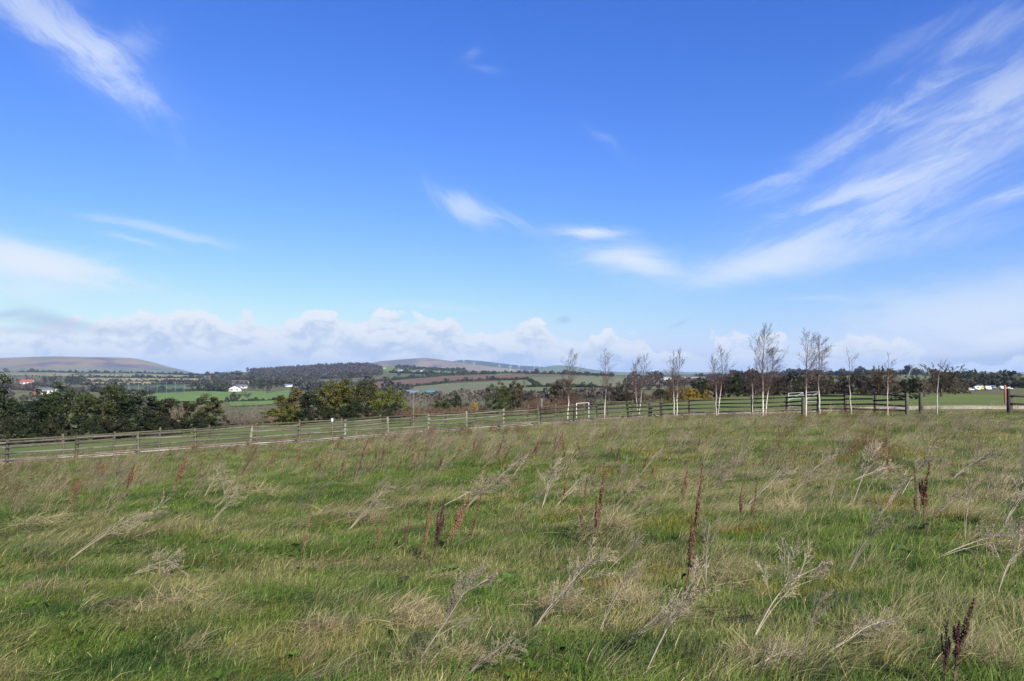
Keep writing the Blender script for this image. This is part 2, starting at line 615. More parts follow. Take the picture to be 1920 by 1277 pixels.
    def cards(self, p, size, col=None, nrm_bias=None, aspect=1.4):
        """leaf-sized quads with random facing"""
        p = np.asarray(p, float).reshape(-1, 3)
        n = len(p)
        a = rng.normal(size=(n, 3))
        if nrm_bias is not None:
            a = a * 0.6 + nrm_bias
        a /= np.linalg.norm(a, axis=1, keepdims=True)
        b = rng.normal(size=(n, 3))
        s = np.cross(a, b)
        s /= np.maximum(np.linalg.norm(s, axis=1, keepdims=True), 1e-9)
        t = np.cross(a, s)
        sz = np.broadcast_to(np.asarray(size, float), (n,))[:, None] * 0.5
        s, t = s * sz, t * sz * aspect
        v = np.stack([p - t, p + s * 0.9, p + t, p - s * 0.9], 1)
        q = np.arange(n * 4).reshape(n, 4)
        cv = None if col is None else np.repeat(np.broadcast_to(col, (n, 3)), 4, 0)
        return self.add(v.reshape(-1, 3), q, None, cv)

    def mesh(self, name, mat, smooth_=False):
        q = np.concatenate(self.q) if self.q else None
        t = np.concatenate(self.t) if self.t else None
        me = mesh_np(name, np.concatenate(self.v), q, t, np.concatenate(self.c), smooth_=smooth_)
        if mat is not None:
            me.materials.append(mat)
        return me

    def build(self, name, mat, parent=None, smooth_=False):
        return link(name, self.mesh(name, mat, smooth_), parent)


def link(name, me, parent=None, loc=None):
    o = bpy.data.objects.new(name, me)
    COL.objects.link(o)
    if parent is not None:
        o.parent = parent
    if loc is not None:
        o.location = loc
    return o


def tag(o, label, cat, group=None):
    o['label'] = label
    o['category'] = cat
    if group:
        o['group'] = group
    return o


def thing(name, label, cat, loc=(0, 0, 0), rz=0.0, group=None):
    o = bpy.data.objects.new(name, None)
    o.empty_display_size = 0.2
    COL.objects.link(o)
    o.location = loc
    o.rotation_euler = (0, 0, rz)
    return tag(o, label, cat, group)


# ================================================================== materials
def new_mat(name):
    m = bpy.data.materials.new(name)
    m.use_nodes = True
    t = m.node_tree
    for n in list(t.nodes):
        if n.type != 'OUTPUT_MATERIAL':
            t.nodes.remove(n)
    out = [n for n in t.nodes if n.type == 'OUTPUT_MATERIAL'][0]
    return m, NG(t), out


def principled(g, out, color, rough=0.8, spec=0.2, normal=None, metal=0.0):
    b = g.node('ShaderNodeBsdfPrincipled')
    g.put(b.inputs['Base Color'], color)
    g.put(b.inputs['Roughness'], rough)
    b.inputs['Specular IOR Level'].default_value = spec
    b.inputs['Metallic'].default_value = metal
    if normal is not None:
        g.put(b.inputs['Normal'], normal)
    g.l.new(b.outputs[0], out.inputs['Surface'])
    return b


def objcoord(g, world_=False):
    if world_:
        return g.node('ShaderNodeNewGeometry').outputs['Position']
    return g.node('ShaderNodeTexCoord').outputs['Object']


def bump(g, h, strength=0.3, dist=0.02):
    b = g.node('ShaderNodeBump')
    b.inputs['Strength'].default_value = strength
    b.inputs['Distance'].default_value = dist
    g.put(b.inputs['Height'], h)
    return b.outputs[0]


def mat_mottled(name, a, b, scale=4.0, detail=5.0, c=None, scale2=None, rough=0.85, spec=0.15, bumps=0.0, bdist=0.02, world_=True, stretch=None):
    m, g, out = new_mat(name)
    v = objcoord(g, world_)
    if stretch:
        mp = g.node('ShaderNodeMapping')
        mp.inputs['Scale'].default_value = stretch
        g.put(mp.inputs['Vector'], v)
        v = mp.outputs[0]
    n = g.noise(v, scale, detail, 0.6)
    col = g.ramp(n, [(0.32, a), (0.68, b)])
    if c is not None:
        n2 = g.noise(v, scale2 or scale * 0.2, 4.0, 0.6)
        col = g.mix(g.sstep(n2, 0.48, 0.66), col, c4(c))
    principled(g, out, col, rough, spec, bump(g, n, bumps, bdist) if bumps else None)
    return m


def mat_leaf(name, transl=0.25, rough=0.6, var=0.35):
    """leaf cards: the colour comes from the object's own colour, each leaf a little lighter or darker"""
    m, g, out = new_mat(name)
    oi = g.node('ShaderNodeObjectInfo')
    at_ = g.node('ShaderNodeAttribute', attribute_name='col')
    col = g.mix(1.0, oi.outputs['Color'], at_.outputs['Color'], 'MULTIPLY')
    b = g.node('ShaderNodeBsdfPrincipled')
    g.put(b.inputs['Base Color'], col)
    b.inputs['Roughness'].default_value = rough
    b.inputs['Specular IOR Level'].default_value = 0.25
    tr = g.node('ShaderNodeBsdfTranslucent')
    g.put(tr.inputs['Color'], col)
    mx = g.node('ShaderNodeMixShader')
    mx.inputs[0].default_value = transl
    g.l.new(b.outputs[0], mx.inputs[1])
    g.l.new(tr.outputs[0], mx.inputs[2])
    g.l.new(mx.outputs[0], out.inputs['Surface'])
    return m


def mat_twig(name):
    m, g, out = new_mat(name)
    oi = g.node('ShaderNodeObjectInfo')
    at_ = g.node('ShaderNodeAttribute', attribute_name='col')
    col = g.mix(1.0, oi.outputs['Color'], at_.outputs['Color'], 'MULTIPLY')
    principled(g, out, col, 0.85, 0.15)
    return m


def mat_blade(name, straw):
    """grass blades: tint comes with each tuft, single blades vary"""
    m, g, out = new_mat(name)
    ti = g.node('ShaderNodeAttribute', attribute_name='tint')
    ti.attribute_type = 'INSTANCER'
    bl = g.node('ShaderNodeAttribute', attribute_name='col')
    sp = g.node('ShaderNodeSeparateColor')
    g.l.new(bl.outputs['Color'], sp.inputs[0])
    col = g.mix(sp.outputs[1], ti.outputs['Color'], c4(straw))
    col = g.mix(1.0, col, g.comb(sp.outputs[0], sp.outputs[0], sp.outputs[0]), 'MULTIPLY')
    b = g.node('ShaderNodeBsdfPrincipled')
    g.put(b.inputs['Base Color'], col)
    b.inputs['Roughness'].default_value = 0.6
    b.inputs['Specular IOR Level'].default_value = 0.08
    tr = g.node('ShaderNodeBsdfTranslucent')
    g.put(tr.inputs['Color'], col)
    mx = g.node('ShaderNodeMixShader')
    mx.inputs[0].default_value = 0.35
    g.l.new(b.outputs[0], mx.inputs[1])
    g.l.new(tr.outputs[0], mx.inputs[2])
    g.l.new(mx.outputs[0], out.inputs['Surface'])
    return m


def mat_wood(name, a, b, moss=None):
    m, g, out = new_mat(name)
    v = objcoord(g)
    oi = g.node('ShaderNodeObjectInfo')
    n = g.noise(v, 3.0, 6.0, 0.65, 0.3)
    n2 = g.noise(v, 24.0, 4.0, 0.6)
    f = g.m('ADD', g.m('MULTIPLY', n, 0.6), g.m('ADD', g.m('MULTIPLY', n2, 0.25), g.m('MULTIPLY', oi.outputs['Random'], 0.40)))
    col = g.ramp(f, [(0.3, a), (0.75, b)])
    if moss is not None:
        col = g.mix(g.sstep(g.noise(v, 1.6, 4.0, 0.6), 0.5, 0.65, 0.0, 0.7), col, c4(moss))
    principled(g, out, col, 0.9, 0.1, bump(g, n2, 0.4, 0.01))
    return m


def mat_plain(name, c, rough=0.6, spec=0.3, metal=0.0, var=0.12, scale=1.5):
    m, g, out = new_mat(name)
    n = g.noise(objcoord(g), scale, 5.0, 0.6)
    lo = tuple(x * (1 - var) for x in c)
    hi = tuple(min(1, x * (1 + var)) for x in c)
    principled(g, out, g.ramp(n, [(0.3, lo), (0.7, hi)]), rough, spec, metal=metal)
    return m


M = {
    'leaf': mat_leaf('evergreen_leaf'),
    'twig': mat_twig('twig_bark'),
    'blade': mat_blade('grass_blade', (0.48, 0.39, 0.22)),
    'bark': mat_mottled('dark_bark', (0.05, 0.04, 0.03), (0.13, 0.11, 0.085), 6, world_=False),
    'fence_grey': mat_wood('weathered_grey_wood', (0.045, 0.042, 0.034), (0.16, 0.15, 0.13), (0.06, 0.065, 0.03)),
    'fence_post': mat_wood('pale_post_wood', (0.075, 0.068, 0.05), (0.22, 0.20, 0.16), (0.075, 0.085, 0.038)),
    'fence_dark': mat_wood('dark_stained_wood', (0.022, 0.02, 0.018), (0.07, 0.062, 0.052)),
    'fence_olive': mat_wood('olive_old_wood', (0.035, 0.036, 0.022), (0.10, 0.095, 0.065)),
    'white': mat_plain('white_paint', (0.72, 0.73, 0.74)),
    'cream': mat_plain('cream_wall', (0.62, 0.60, 0.54)),
    'slate': mat_plain('slate_roof', (0.12, 0.125, 0.14)),
    'redroof': mat_plain('red_roof', (0.30, 0.085, 0.06)),
    'glass': mat_plain('dark_window_glass', (0.03, 0.035, 0.045), 0.2, 0.5),
    'teal': mat_plain('teal_shed_cladding', (0.07, 0.17, 0.20)),
    'bluegrey': mat_plain('blue_grey_cladding', (0.14, 0.18, 0.24)),
    'galv': mat_plain('pale_galvanised_steel', (0.42, 0.43, 0.45), 0.5, 0.4),
    'steel': mat_plain('grey_steel', (0.26, 0.27, 0.29), 0.5, 0.4),
    'brick': mat_plain('red_brick', (0.30, 0.12, 0.07)),
    'yellow': mat_plain('yellow_paint', (0.75, 0.6, 0.08)),
    'black': mat_plain('black_rubber', (0.02, 0.02, 0.02)),
}

# ================================================================== the ground
def polar_sheet(name, radii, azs, mat, zoff=0.0):
    rr, aa = np.meshgrid(radii, azs, indexing='ij')
    x, y = rr * np.sin(aa), rr * np.cos(aa)
    z = H(x, y) + zoff
    v = np.stack([x, y, z], -1).reshape(-1, 3)
    nr, na = rr.shape
    i = np.arange(nr - 1)[:, None] * na + np.arange(na - 1)[None, :]
    q = np.stack([i, i + na, i + na + 1, i + 1], -1).reshape(-1, 4)[:, ::-1]
    me = mesh_np(name, v, q, smooth_=True)
    me.materials.append(mat)
    o = link(name, me)
    o['kind'] = 'structure'
    return o


def ground_material():
    m, g, out = new_mat('meadow_soil_and_sward')
    v = objcoord(g, True)
    n1 = g.noise(v, 0.35, 6.0, 0.6)
    n2 = g.noise(v, 5.0, 6.0, 0.7)
    col = g.ramp(n2, [(0.3, (0.05, 0.08, 0.018)), (0.5, (0.09, 0.12, 0.03)), (0.72, (0.18, 0.165, 0.07))])
    col = g.mix(g.sstep(n1, 0.45, 0.62, 0.0, 0.6), col, c4((0.16, 0.14, 0.065)))
    # cropped pasture beyond the fences
    sp = g.node('ShaderNodeSeparateXYZ')
    g.l.new(v, sp.inputs[0])
    ln = g.node('ShaderNodeVectorMath', operation='LENGTH')
    g.l.new(v, ln.inputs[0])
    n3 = g.noise(v, 0.08, 6.0, 0.65)
    n4 = g.noise(v, 1.4, 5.0, 0.6)
    past = g.ramp(n3, [(0.3, (0.085, 0.118, 0.034)), (0.7, (0.125, 0.150, 0.050))])
    past = g.mix(g.sstep(n4, 0.5, 0.7, 0.0, 0.35), past, c4((0.13, 0.14, 0.055)))
    col = g.mix(g.sstep(ln.outputs['Value'], 58.0, 66.0), col, past)
    principled(g, out, col, 0.95, 0.05, bump(g, n2, 0.5, 0.05))
    return m


def farmland_material():
    m, g, out = new_mat('rough_hill_farmland')
    v = objcoord(g, True)
    n1 = g.noise(v, 0.004, 6.0, 0.6)
    n2 = g.noise(v, 0.03, 6.0, 0.65)
    col = g.ramp(n2, [(0.3, (0.055, 0.065, 0.03)), (0.5, (0.10, 0.10, 0.048)), (0.72, (0.16, 0.14, 0.07))])
    col = g.mix(g.sstep(n1, 0.48, 0.6, 0.0, 0.6), col, c4((0.075, 0.10, 0.035)))
    principled(g, out, col, 0.95, 0.05)
    return m


M['ground'] = ground_material()
M['farm'] = farmland_material()
az_front = np.radians(np.concatenate([np.arange(-180, -44, 4.0), np.arange(-44, 44.01, 0.25), np.arange(48, 180.01, 4.0)]))
polar_sheet('ground', np.concatenate([[0.01], np.exp(np.linspace(math.log(0.4), math.log(150), 210))]), az_front, M['ground'])
az_front2 = np.radians(np.concatenate([np.arange(-180, -44, 4.0), np.arange(-44, 44.01, 0.5), np.arange(48, 180.01, 4.0)]))
polar_sheet('farmland', np.exp(np.linspace(math.log(149), math.log(16000), 170)), az_front2, M['farm'])


def path_at(tbl, px):
    xs = [t[0] for t in tbl]
    return np.interp(px, xs, [t[1] for t in tbl])


NEAR_FENCE = [(-260, 39.5), (0, 42), (200, 44), (480, 48), (800, 54), (1010, 57), (1130, 59), (1250, 60), (1343, 60), (1450, 57), (1585, 51), (1700, 44)]
TRACK_IN = [(-260, 39.8), (0, 42.3), (200, 44.35), (480, 48.35), (800, 54.35), (1010, 57.3), (1130, 59.3), (1250, 60.3), (1343, 60.3), (1450, 57.8), (1585, 54.2), (1700, 50.2), (1900, 48.3), (2300, 47)]
TRACK_OUT = [(-260, 41.6), (0, 44.2), (200, 46.4), (480, 50.8), (800, 57.0), (1010, 60.2), (1130, 62.2), (1250, 63.4), (1343, 63.4), (1450, 61.4), (1585, 57.6), (1700, 53.2), (1900, 50.9), (2300, 50)]


def track():
    xs = np.arange(-240, 2280, 8.0)
    vs = []
    for px in xs:
        a, b = path_at(TRACK_IN, px), path_at(TRACK_OUT, px)
        for t in np.linspace(0, 1, 7):
            Y = a + (b - a) * t
            p = at(px, Y)
            vs.append((p.x, p.y, p.z - 0.06 + 0.20 * min(1.0, math.sin(t * math.pi) * 2.2) + 0.0 + 0.02 * (fbm([p.x * 0.8], [p.y * 0.8], 5, 2)[0] - 0.5)))
    n = 7
    q = []
    for i in range(len(xs) - 1):
        for k in range(n - 1):
            q.append((i * n + k, (i + 1) * n + k, (i + 1) * n + k + 1, i * n + k + 1))
    me = mesh_np('track', vs, q, smooth_=True)
    me.materials.append(mat_mottled('pale_stony_sand', (0.27, 0.225, 0.16), (0.43, 0.375, 0.28), 1.2, 7, (0.24, 0.22, 0.16), 0.25, bumps=0.3))
    o = link('track', me)
    o['kind'] = 'structure'


track()


# ------------------------------------------------------------------ distant fields, draped over the hills
def field(name, top, bot, mat, zoff=0.4, ymin=170.0, nx=26, ny=8):
    """a field between two lines given in picture rows: top and bot are [(px, py), ...]"""
    x0 = max(top[0][0], bot[0][0])
    x1 = min(top[-1][0], bot[-1][0])
    vs = []
    for px in np.linspace(x0, x1, nx):
        pt = hit(px, np.interp(px, [p[0] for p in top], [p[1] for p in top]), ymin)
        pb = hit(px, np.interp(px, [p[0] for p in bot], [p[1] for p in bot]), ymin)
        for t in np.linspace(0, 1, ny):
            x, y = pb.x + (pt.x - pb.x) * t, pb.y + (pt.y - pb.y) * t
            vs.append((x, y, h1(x, y) + zoff))
    q = [(i * ny + k, (i + 1) * ny + k, (i + 1) * ny + k + 1, i * ny + k + 1) for i in range(nx - 1) for k in range(ny - 1)]
    me = mesh_np(name, vs, q, smooth_=True)
    me.materials.append(mat)
    o = link(name, me)
    o['kind'] = 'structure'
    return o


MF = {
    'green': mat_mottled('bright_pasture', (0.085, 0.150, 0.032), (0.125, 0.185, 0.042), 0.02, 5),
    'mid': mat_mottled('dull_pasture', (0.08, 0.12, 0.04), (0.12, 0.15, 0.055), 0.02, 5, (0.13, 0.13, 0.06), 0.008),
    'grey': mat_mottled('grey_green_winter_grazing', (0.105, 0.12, 0.058), (0.145, 0.15, 0.078), 0.02, 6, (0.16, 0.14, 0.08), 0.01),
    'plough': mat_mottled('ploughed_brown_earth', (0.11, 0.065, 0.042), (0.155, 0.095, 0.062), 0.03, 5),
    'tan': mat_mottled('tan_rough_grazing', (0.17, 0.15, 0.075), (0.25, 0.21, 0.10), 0.02, 6, (0.10, 0.11, 0.05), 0.012),
    'gold': mat_mottled('pale_stubble', (0.22, 0.19, 0.09), (0.28, 0.24, 0.12), 0.02, 5),
}
FIELDS = [
    ('field', [(286, 738), (400, 733), (500, 734)], [(286, 753), (400, 753), (500, 752)], 'green'),
    ('field', [(430, 752), (500, 738), (545, 731)], [(430, 763), (500, 760), (545, 752)], 'green'),
    ('field', [(200, 740), (280, 738)], [(200, 752), (280, 752)], 'mid'),
    ('field', [(300, 725), (400, 722)], [(300, 733), (400, 731)], 'mid'),
    ('field', [(160, 701), (260, 701), (385, 704)], [(160, 707), (260, 708), (385, 709)], 'tan'),
    ('field', [(165, 709), (270, 709.5), (380, 710)], [(165, 715), (270, 715), (380, 715)], 'gold'),
    ('field', [(150, 717), (270, 716), (290, 716)], [(150, 721), (270, 722), (290, 721.5)], 'gold'),
    ('field', [(0, 698), (60, 698), (150, 700)], [(0, 704), (60, 704), (150, 707)], 'tan'),
    ('field', [(30, 722), (75, 722)], [(30, 727), (75, 727)], 'tan'),
    ('field', [(392, 706), (462, 709)], [(392, 713), (462, 716)], 'plough'),
    ('field', [(700, 717), (830, 706), (985, 701)], [(700, 729), (830, 719), (985, 711)], 'plough'),
    ('field', [(740, 730), (830, 720), (980, 713)], [(740, 745), (830, 742), (980, 738)], 'grey'),
    ('field', [(985, 709), (1060, 706), (1130, 706)], [(985, 722), (1060, 726), (1130, 727)], 'grey'),
    ('field', [(975, 724), (1060, 727), (1140, 728)], [(975, 738), (1060, 742), (1140, 742)], 'mid'),
    ('field', [(1140, 707), (1170, 709)], [(1140, 726), (1170, 727)], 'grey'),
    ('field', [(1200, 718), (1225, 719), (1245, 725)], [(1200, 731), (1225, 731), (1245, 731)], 'grey'),
    ('field', [(690, 682.5), (740, 684.5), (790, 688), (870, 695)], [(690, 690), (740, 699), (790, 702), (870, 702)], 'green'),
    ('field', [(880, 698), (960, 700)], [(880, 703), (960, 703.5)], 'green'),
    ('field', [(1690, 702), (1790, 704)], [(1690, 712), (1790, 714)], 'mid'),
    ('field', [(1835, 706), (1930, 705)], [(1835, 720), (1930, 721)], 'mid'),
    ('field', [(1790, 716), (1930, 722)], [(1790, 722), (1930, 726)], 'mid'),
    ('field', [(760, 741), (800, 740)], [(760, 752), (800, 751)], 'mid'),
]
for (nm, tp, bt, mk) in FIELDS:
    field(nm, tp, bt, MF[mk])


# ------------------------------------------------------------------ far hills
def hill(name, crest, dist, depth, mat, rough=0.04, base=-30.0, nx=160, ny=40, seed=1):
    xs = np.linspace(crest[0][0], crest[-1][0], nx)
    cy = np.interp(xs, [c[0] for c in crest], [c[1] for c in crest])
    k = np.exp(-0.5 * (np.arange(-4, 5) / 2.0) ** 2)
    cy = np.convolve(np.pad(cy, 4, mode='edge'), k / k.sum(), 'valid')
    ts = np.linspace(-1, 1, ny)
    v = np.zeros((nx, ny, 3))
    for i, px in enumerate(xs):
        u, w = ray(px, cy[i])
        top = EYE + w * dist
        Y = dist + np.where(ts < 0, ts, ts * 0.25) * depth
        prof = np.cos(ts * math.pi / 2) ** 1.4
        x = u * dist + 0 * Y
        z = base + (top - base) * prof
        n = (fbm(x / 600, Y / 600, seed, 5) - 0.5) * 2 * rough * (top - base)
        z = z + n * (1 - np.exp(-(ts * 4) ** 2) * 0.7)
        v[i, :, 0], v[i, :, 1], v[i, :, 2] = x, Y, z
    i = np.arange(nx - 1)[:, None] * ny + np.arange(ny - 1)[None, :]
    q = np.stack([i, i + ny, i + ny + 1, i + 1], -1).reshape(-1, 4)
    me = mesh_np(name, v.reshape(-1, 3), q, smooth_=True)
    me.materials.append(mat)
    o = link(name, me)
    o['kind'] = 'structure'
    return o


def heath_mat(name, a, b, c, d, sc=0.0016, zones=False):
    m, g, out = new_mat(name)
    v = objcoord(g, True)
    mp = g.node('ShaderNodeMapping')
    mp.inputs['Scale'].default_value = (1.0, 0.55, 2.5)
    g.put(mp.inputs['Vector'], v)
    v2 = mp.outputs[0]
    n1 = g.noise(v2, sc * 0.6, 5.0, 0.55, 0.4)
    n2 = g.noise(v2, sc * 1.7, 6.0, 0.6)
    n3 = g.noise(v2, sc * 9, 5.0, 0.6)
    col = g.ramp(n1, [(0.40, a), (0.47, b), (0.55, b), (0.62, c)])
    col = g.mix(g.sstep(n2, 0.52, 0.60, 0.0, 0.9), col, c4(d))
    col = g.mix(g.sstep(n3, 0.45, 0.7, 0.0, 0.25), col, c4((0.05, 0.05, 0.04)))
    if zones:
        sp = g.node('ShaderNodeSeparateXYZ')
        g.put(sp.inputs[0], v)
        nz = g.m('MULTIPLY', g.m('SUBTRACT', n1, 0.5), 3000.0)
        west = g.sstep(g.m('ADD', sp.outputs[0], nz), -3900.0, -4300.0, 0.0, 0.85)
        col = g.mix(west, col, c4(a))
        low = g.sstep(g.m('ADD', sp.outputs[2], g.m('MULTIPLY', g.m('SUBTRACT', n2, 0.5), 160.0)), 52.0, 30.0, 0.0, 0.7)
        col = g.mix(low, col, c4((0.10, 0.13, 0.06)))
    principled(g, out, col, 0.95, 0.05)
    return m


heath = heath_mat('heather_and_moor_grass', (0.060, 0.040, 0.078), (0.20, 0.145, 0.085), (0.10, 0.115, 0.055), (0.075, 0.042, 0.06), zones=True)
moor = heath_mat('brown_moor', (0.16, 0.11, 0.08), (0.21, 0.16, 0.10), (0.10, 0.08, 0.07), (0.09, 0.06, 0.06), 0.0012)
forest = mat_mottled('spruce_plantation', (0.022, 0.034, 0.024), (0.04, 0.05, 0.034), 0.006, 6)
greenhill = mat_mottled('green_hill_pasture', (0.075, 0.12, 0.05), (0.11, 0.15, 0.06), 0.004, 5, (0.05, 0.065, 0.035), 0.0015)
hill('heather_hill', [(-500, 699), (-300, 693), (-150, 687), (0, 679), (40, 674), (80, 671.5), (125, 669), (180, 670), (245, 671), (275, 677), (300, 685), (330, 693), (350, 698), (370, 703), (400, 709)], 7200, 2600, heath, 0.06, seed=4)
hill('brown_hill', [(640, 700), (690, 683), (720, 677), (750, 674.5), (800, 671), (820, 673.5), (850, 678), (885, 683), (930, 689), (990, 694), (1050, 700), (1100, 706)], 8200, 2000, moor, 0.05, seed=8)
hill('forest_hill', [(810, 700), (850, 677), (870, 674.5), (905, 677), (935, 681), (970, 685), (1010, 687.5), (1040, 690), (1080, 696), (1130, 704)], 9000, 1600, forest, 0.04, seed=12)
hill('green_hill', [(980, 706), (1005, 693), (1030, 686), (1050, 685), (1075, 687), (1100, 691.5), (1130, 696), (1200, 699), (1280, 702), (1340, 706)], 8000, 1300, greenhill, 0.03, seed=14)
hill('low_blue_hill', [(1100, 704), (1170, 698), (1230, 696.5), (1320, 698), (1400, 699), (1470, 697), (1540, 697.5), (1580, 696), (1620, 694), (1650, 692.5), (1675, 694), (1700, 698), (1760, 699), (1900, 698), (2300, 699)], 13000, 2500, greenhill, 0.02, base=-60, seed=17)


# ------------------------------------------------------------------ the air
def haze():
    me = MB().box((0, 0, 75.0), (36000, 36000, 330.0)).mesh('haze', None)
    m, g, out = new_mat('clear_spring_air')
    pv = g.node('ShaderNodeVolumePrincipled')
    pv.inputs['Color'].default_value = (0.50, 0.70, 1.0, 1)
    pv.inputs['Density'].default_value = 6.2e-5
    g.l.new(pv.outputs[0], out.inputs['Volume'])
    me.materials.append(m)
    o = link('haze', me)
    o['kind'] = 'stuff'


haze()


# ================================================================== branching plants
def rot_about(d, ang, az):
    """tilt direction d by ang towards a random side az"""
    d = np.asarray(d, float)
    ref = np.array([0, 0, 1.0]) if abs(d[2]) < 0.9 else np.array([1.0, 0, 0])
    s = np.cross(d, ref)
    s /= np.linalg.norm(s)
    t = np.cross(s, d)
    o = d * math.cos(ang) + (s * math.cos(az) + t * math.sin(az)) * math.sin(ang)
    return o / np.linalg.norm(o)


def branch(out, p, d, L, r, lvl, cfg, rnd):
    """recursive twig system; out gets (p0, p1, r0, r1, level)"""
    n = cfg['segs'][lvl]
    pts = [np.array(p, float)]
    d = np.array(d, float)
    for i in range(n):
        d = d + np.array([rnd.gauss(0, cfg['wob']), rnd.gauss(0, cfg['wob']), rnd.gauss(0, cfg['wob'])]) + np.array([cfg.get('wind', 0.0), 0, cfg.get('up', 0.0)])
        d /= np.linalg.norm(d)
        q = pts[-1] + d * L / n
        r0 = r * (1 - i / n * 0.75)
        r1 = r * (1 - (i + 1) / n * 0.75)
        out.append((pts[-1], q, max(r0, cfg['rmin']), max(r1, cfg['rmin']), lvl))
        pts.append(q)
    if lvl + 1 < len(cfg['segs']):
        k = cfg['kids'][lvl]
        for j in range(k):
            t = cfg['start'][lvl] + (1 - cfg['start'][lvl]) * (j + rnd.random()) / k
            f = t * n
            i = min(int(f), n - 1)
            pp = pts[i] + (pts[i + 1] - pts[i]) * (f - i)
            dd = pts[i + 1] - pts[i]
            dd /= np.linalg.norm(dd)
            nd = rot_about(dd, cfg['ang'][lvl] * rnd.uniform(0.6, 1.25), rnd.uniform(0, 2 * math.pi))
            branch(out, pp, nd, L * cfg['ratio'][lvl] * rnd.uniform(0.6, 1.15) * (1.15 - 0.6 * t), r * cfg['rr'][lvl] * (1 - 0.6 * t), lvl + 1, cfg, rnd)


def seg_arrays(out, lo=0, hi=9):
    s = [o for o in out if lo <= o[4] <= hi]
    return (np.array([o[0] for o in s]), np.array([o[1] for o in s]), np.array([o[2] for o in s]), np.array([o[3] for o in s]), np.array([o[4] for o in s]))


# ------------------------------------------------------------------ birches
def birch_bark():
    m, g, out = new_mat('white_birch_bark')
    v = objcoord(g)
    sp = g.node('ShaderNodeSeparateXYZ')
    g.l.new(v, sp.inputs[0])
    mp = g.node('ShaderNodeMapping')
    mp.inputs['Scale'].default_value = (2.0, 2.0, 9.0)
    g.put(mp.inputs['Vector'], v)
    n = g.noise(mp.outputs[0], 2.5, 5.0, 0.7)
    n2 = g.noise(v, 1.2, 3.0, 0.5)
    col = g.mix(g.sstep(n, 0.56, 0.66, 0.0, 0.85), c4((0.56, 0.52, 0.46)), c4((0.12, 0.09, 0.07)))
    hgt = g.m('ADD', sp.outputs[2], g.m('MULTIPLY', n2, 1.2))
    col = g.mix(g.sstep(hgt, 1.7, 3.2), col, c4((0.13, 0.085, 0.065)))
    col = g.mix(g.sstep(hgt, 0.95, 0.45, 0.0, 0.6), col, c4((0.16, 0.14, 0.10)))
    principled(g, out, col, 0.75, 0.2)
    return m


M['birch'] = birch_bark()


def make_birch(base, stems, label, seed, bend=0.0, twiggy=1.0):
    """stems: [(dx at foot, dx of the top, height, foot radius)]; one trunk part per stem plus the branches"""
    rnd = random.Random(seed)
    t = thing('birch_tree', label, 'tree', base, 0, 'young birches along the track')
    t.location.z -= 0.05
    for (dx, tx, ht, r) in stems:
        br = MB()
        n = 14
        ph = rnd.uniform(0, 6)
        pts = []
        for i in range(n + 1):
            s = i / n
            x = dx + (tx - dx) * (s ** 1.1) + bend * math.sin(s * 3.1) * 0.2 + 0.09 * math.sin(ph + s * 6) * s + rnd.gauss(0, 0.012) * (i > 0)
            y = 0.10 * math.sin(ph * 1.7 + s * 4) * s + rnd.gauss(0, 0.008)
            pts.append((x, y, ht * s))
        pts = np.array(pts)
        rad = r * 0.70 * (1 - np.linspace(0, 1, n + 1)) ** 0.75 + 0.006
        MB().path(pts, rad, 7).build('trunk', M['birch'], t, True)
        out = []
        cfg = dict(segs=[4, 3, 2], kids=[int(8 * twiggy) + 1, 5], start=[0.10, 0.12], ang=[0.55, 0.6], ratio=[0.50, 0.48], rr=[0.55, 0.6], wob=0.08, wind=0.05, up=0.06, rmin=0.0033)
        nb = int(30 * twiggy * ht / 5)
        for j in range(nb):
            s = 0.24 + 0.74 * (j + rnd.random()) / nb
            f = s * n
            i = min(int(f), n - 1)
            pp = pts[i] + (pts[i + 1] - pts[i]) * (f - i)
            azm = rnd.uniform(0, 2 * math.pi)
            tilt = rnd.uniform(0.55, 1.0) * (1.12 - 0.45 * s)
            d = np.array([math.sin(tilt) * math.cos(azm) + 0.16, math.sin(tilt) * math.sin(azm), math.cos(tilt)])
            d /= np.linalg.norm(d)
            sh = math.sin(min(1, (s - 0.18) / 0.35) * math.pi / 2) * (1.12 - s) ** 0.7
            branch(out, pp, d, ht * 0.40 * sh * rnd.uniform(0.5, 1.1) + 0.15, 0.013 * (1.2 - s), 0, cfg, rnd)
        a, b, r0, r1, lv = seg_arrays(out)
        cv = np.where(lv[:, None] == 0, np.array([[1.0, 0.95, 0.95]]), np.array([[0.9, 0.78, 0.78]])) * rng.uniform(0.8, 1.2, (len(a), 1))
        br.segs(a, b, r0, r1, 3, cv)
        o = br.build('branches', M['twig'], t)
        o.color = (0.105, 0.082, 0.080, 1)
    return t


def px_m(base, px):
    return px * base.y / F


def birch_px(bx, by, stems, label, seed, **kw):
    b = hit(bx, by, 20.0)
    st = []
    for (x0, x1, ytop, r) in stems:
        hgt = (by - ytop) * b.y / F * 0.95
        st.append((px_m(b, x0 - bx), px_m(b, x1 - bx), hgt, r))
    return make_birch(b, st, label, seed, **kw)


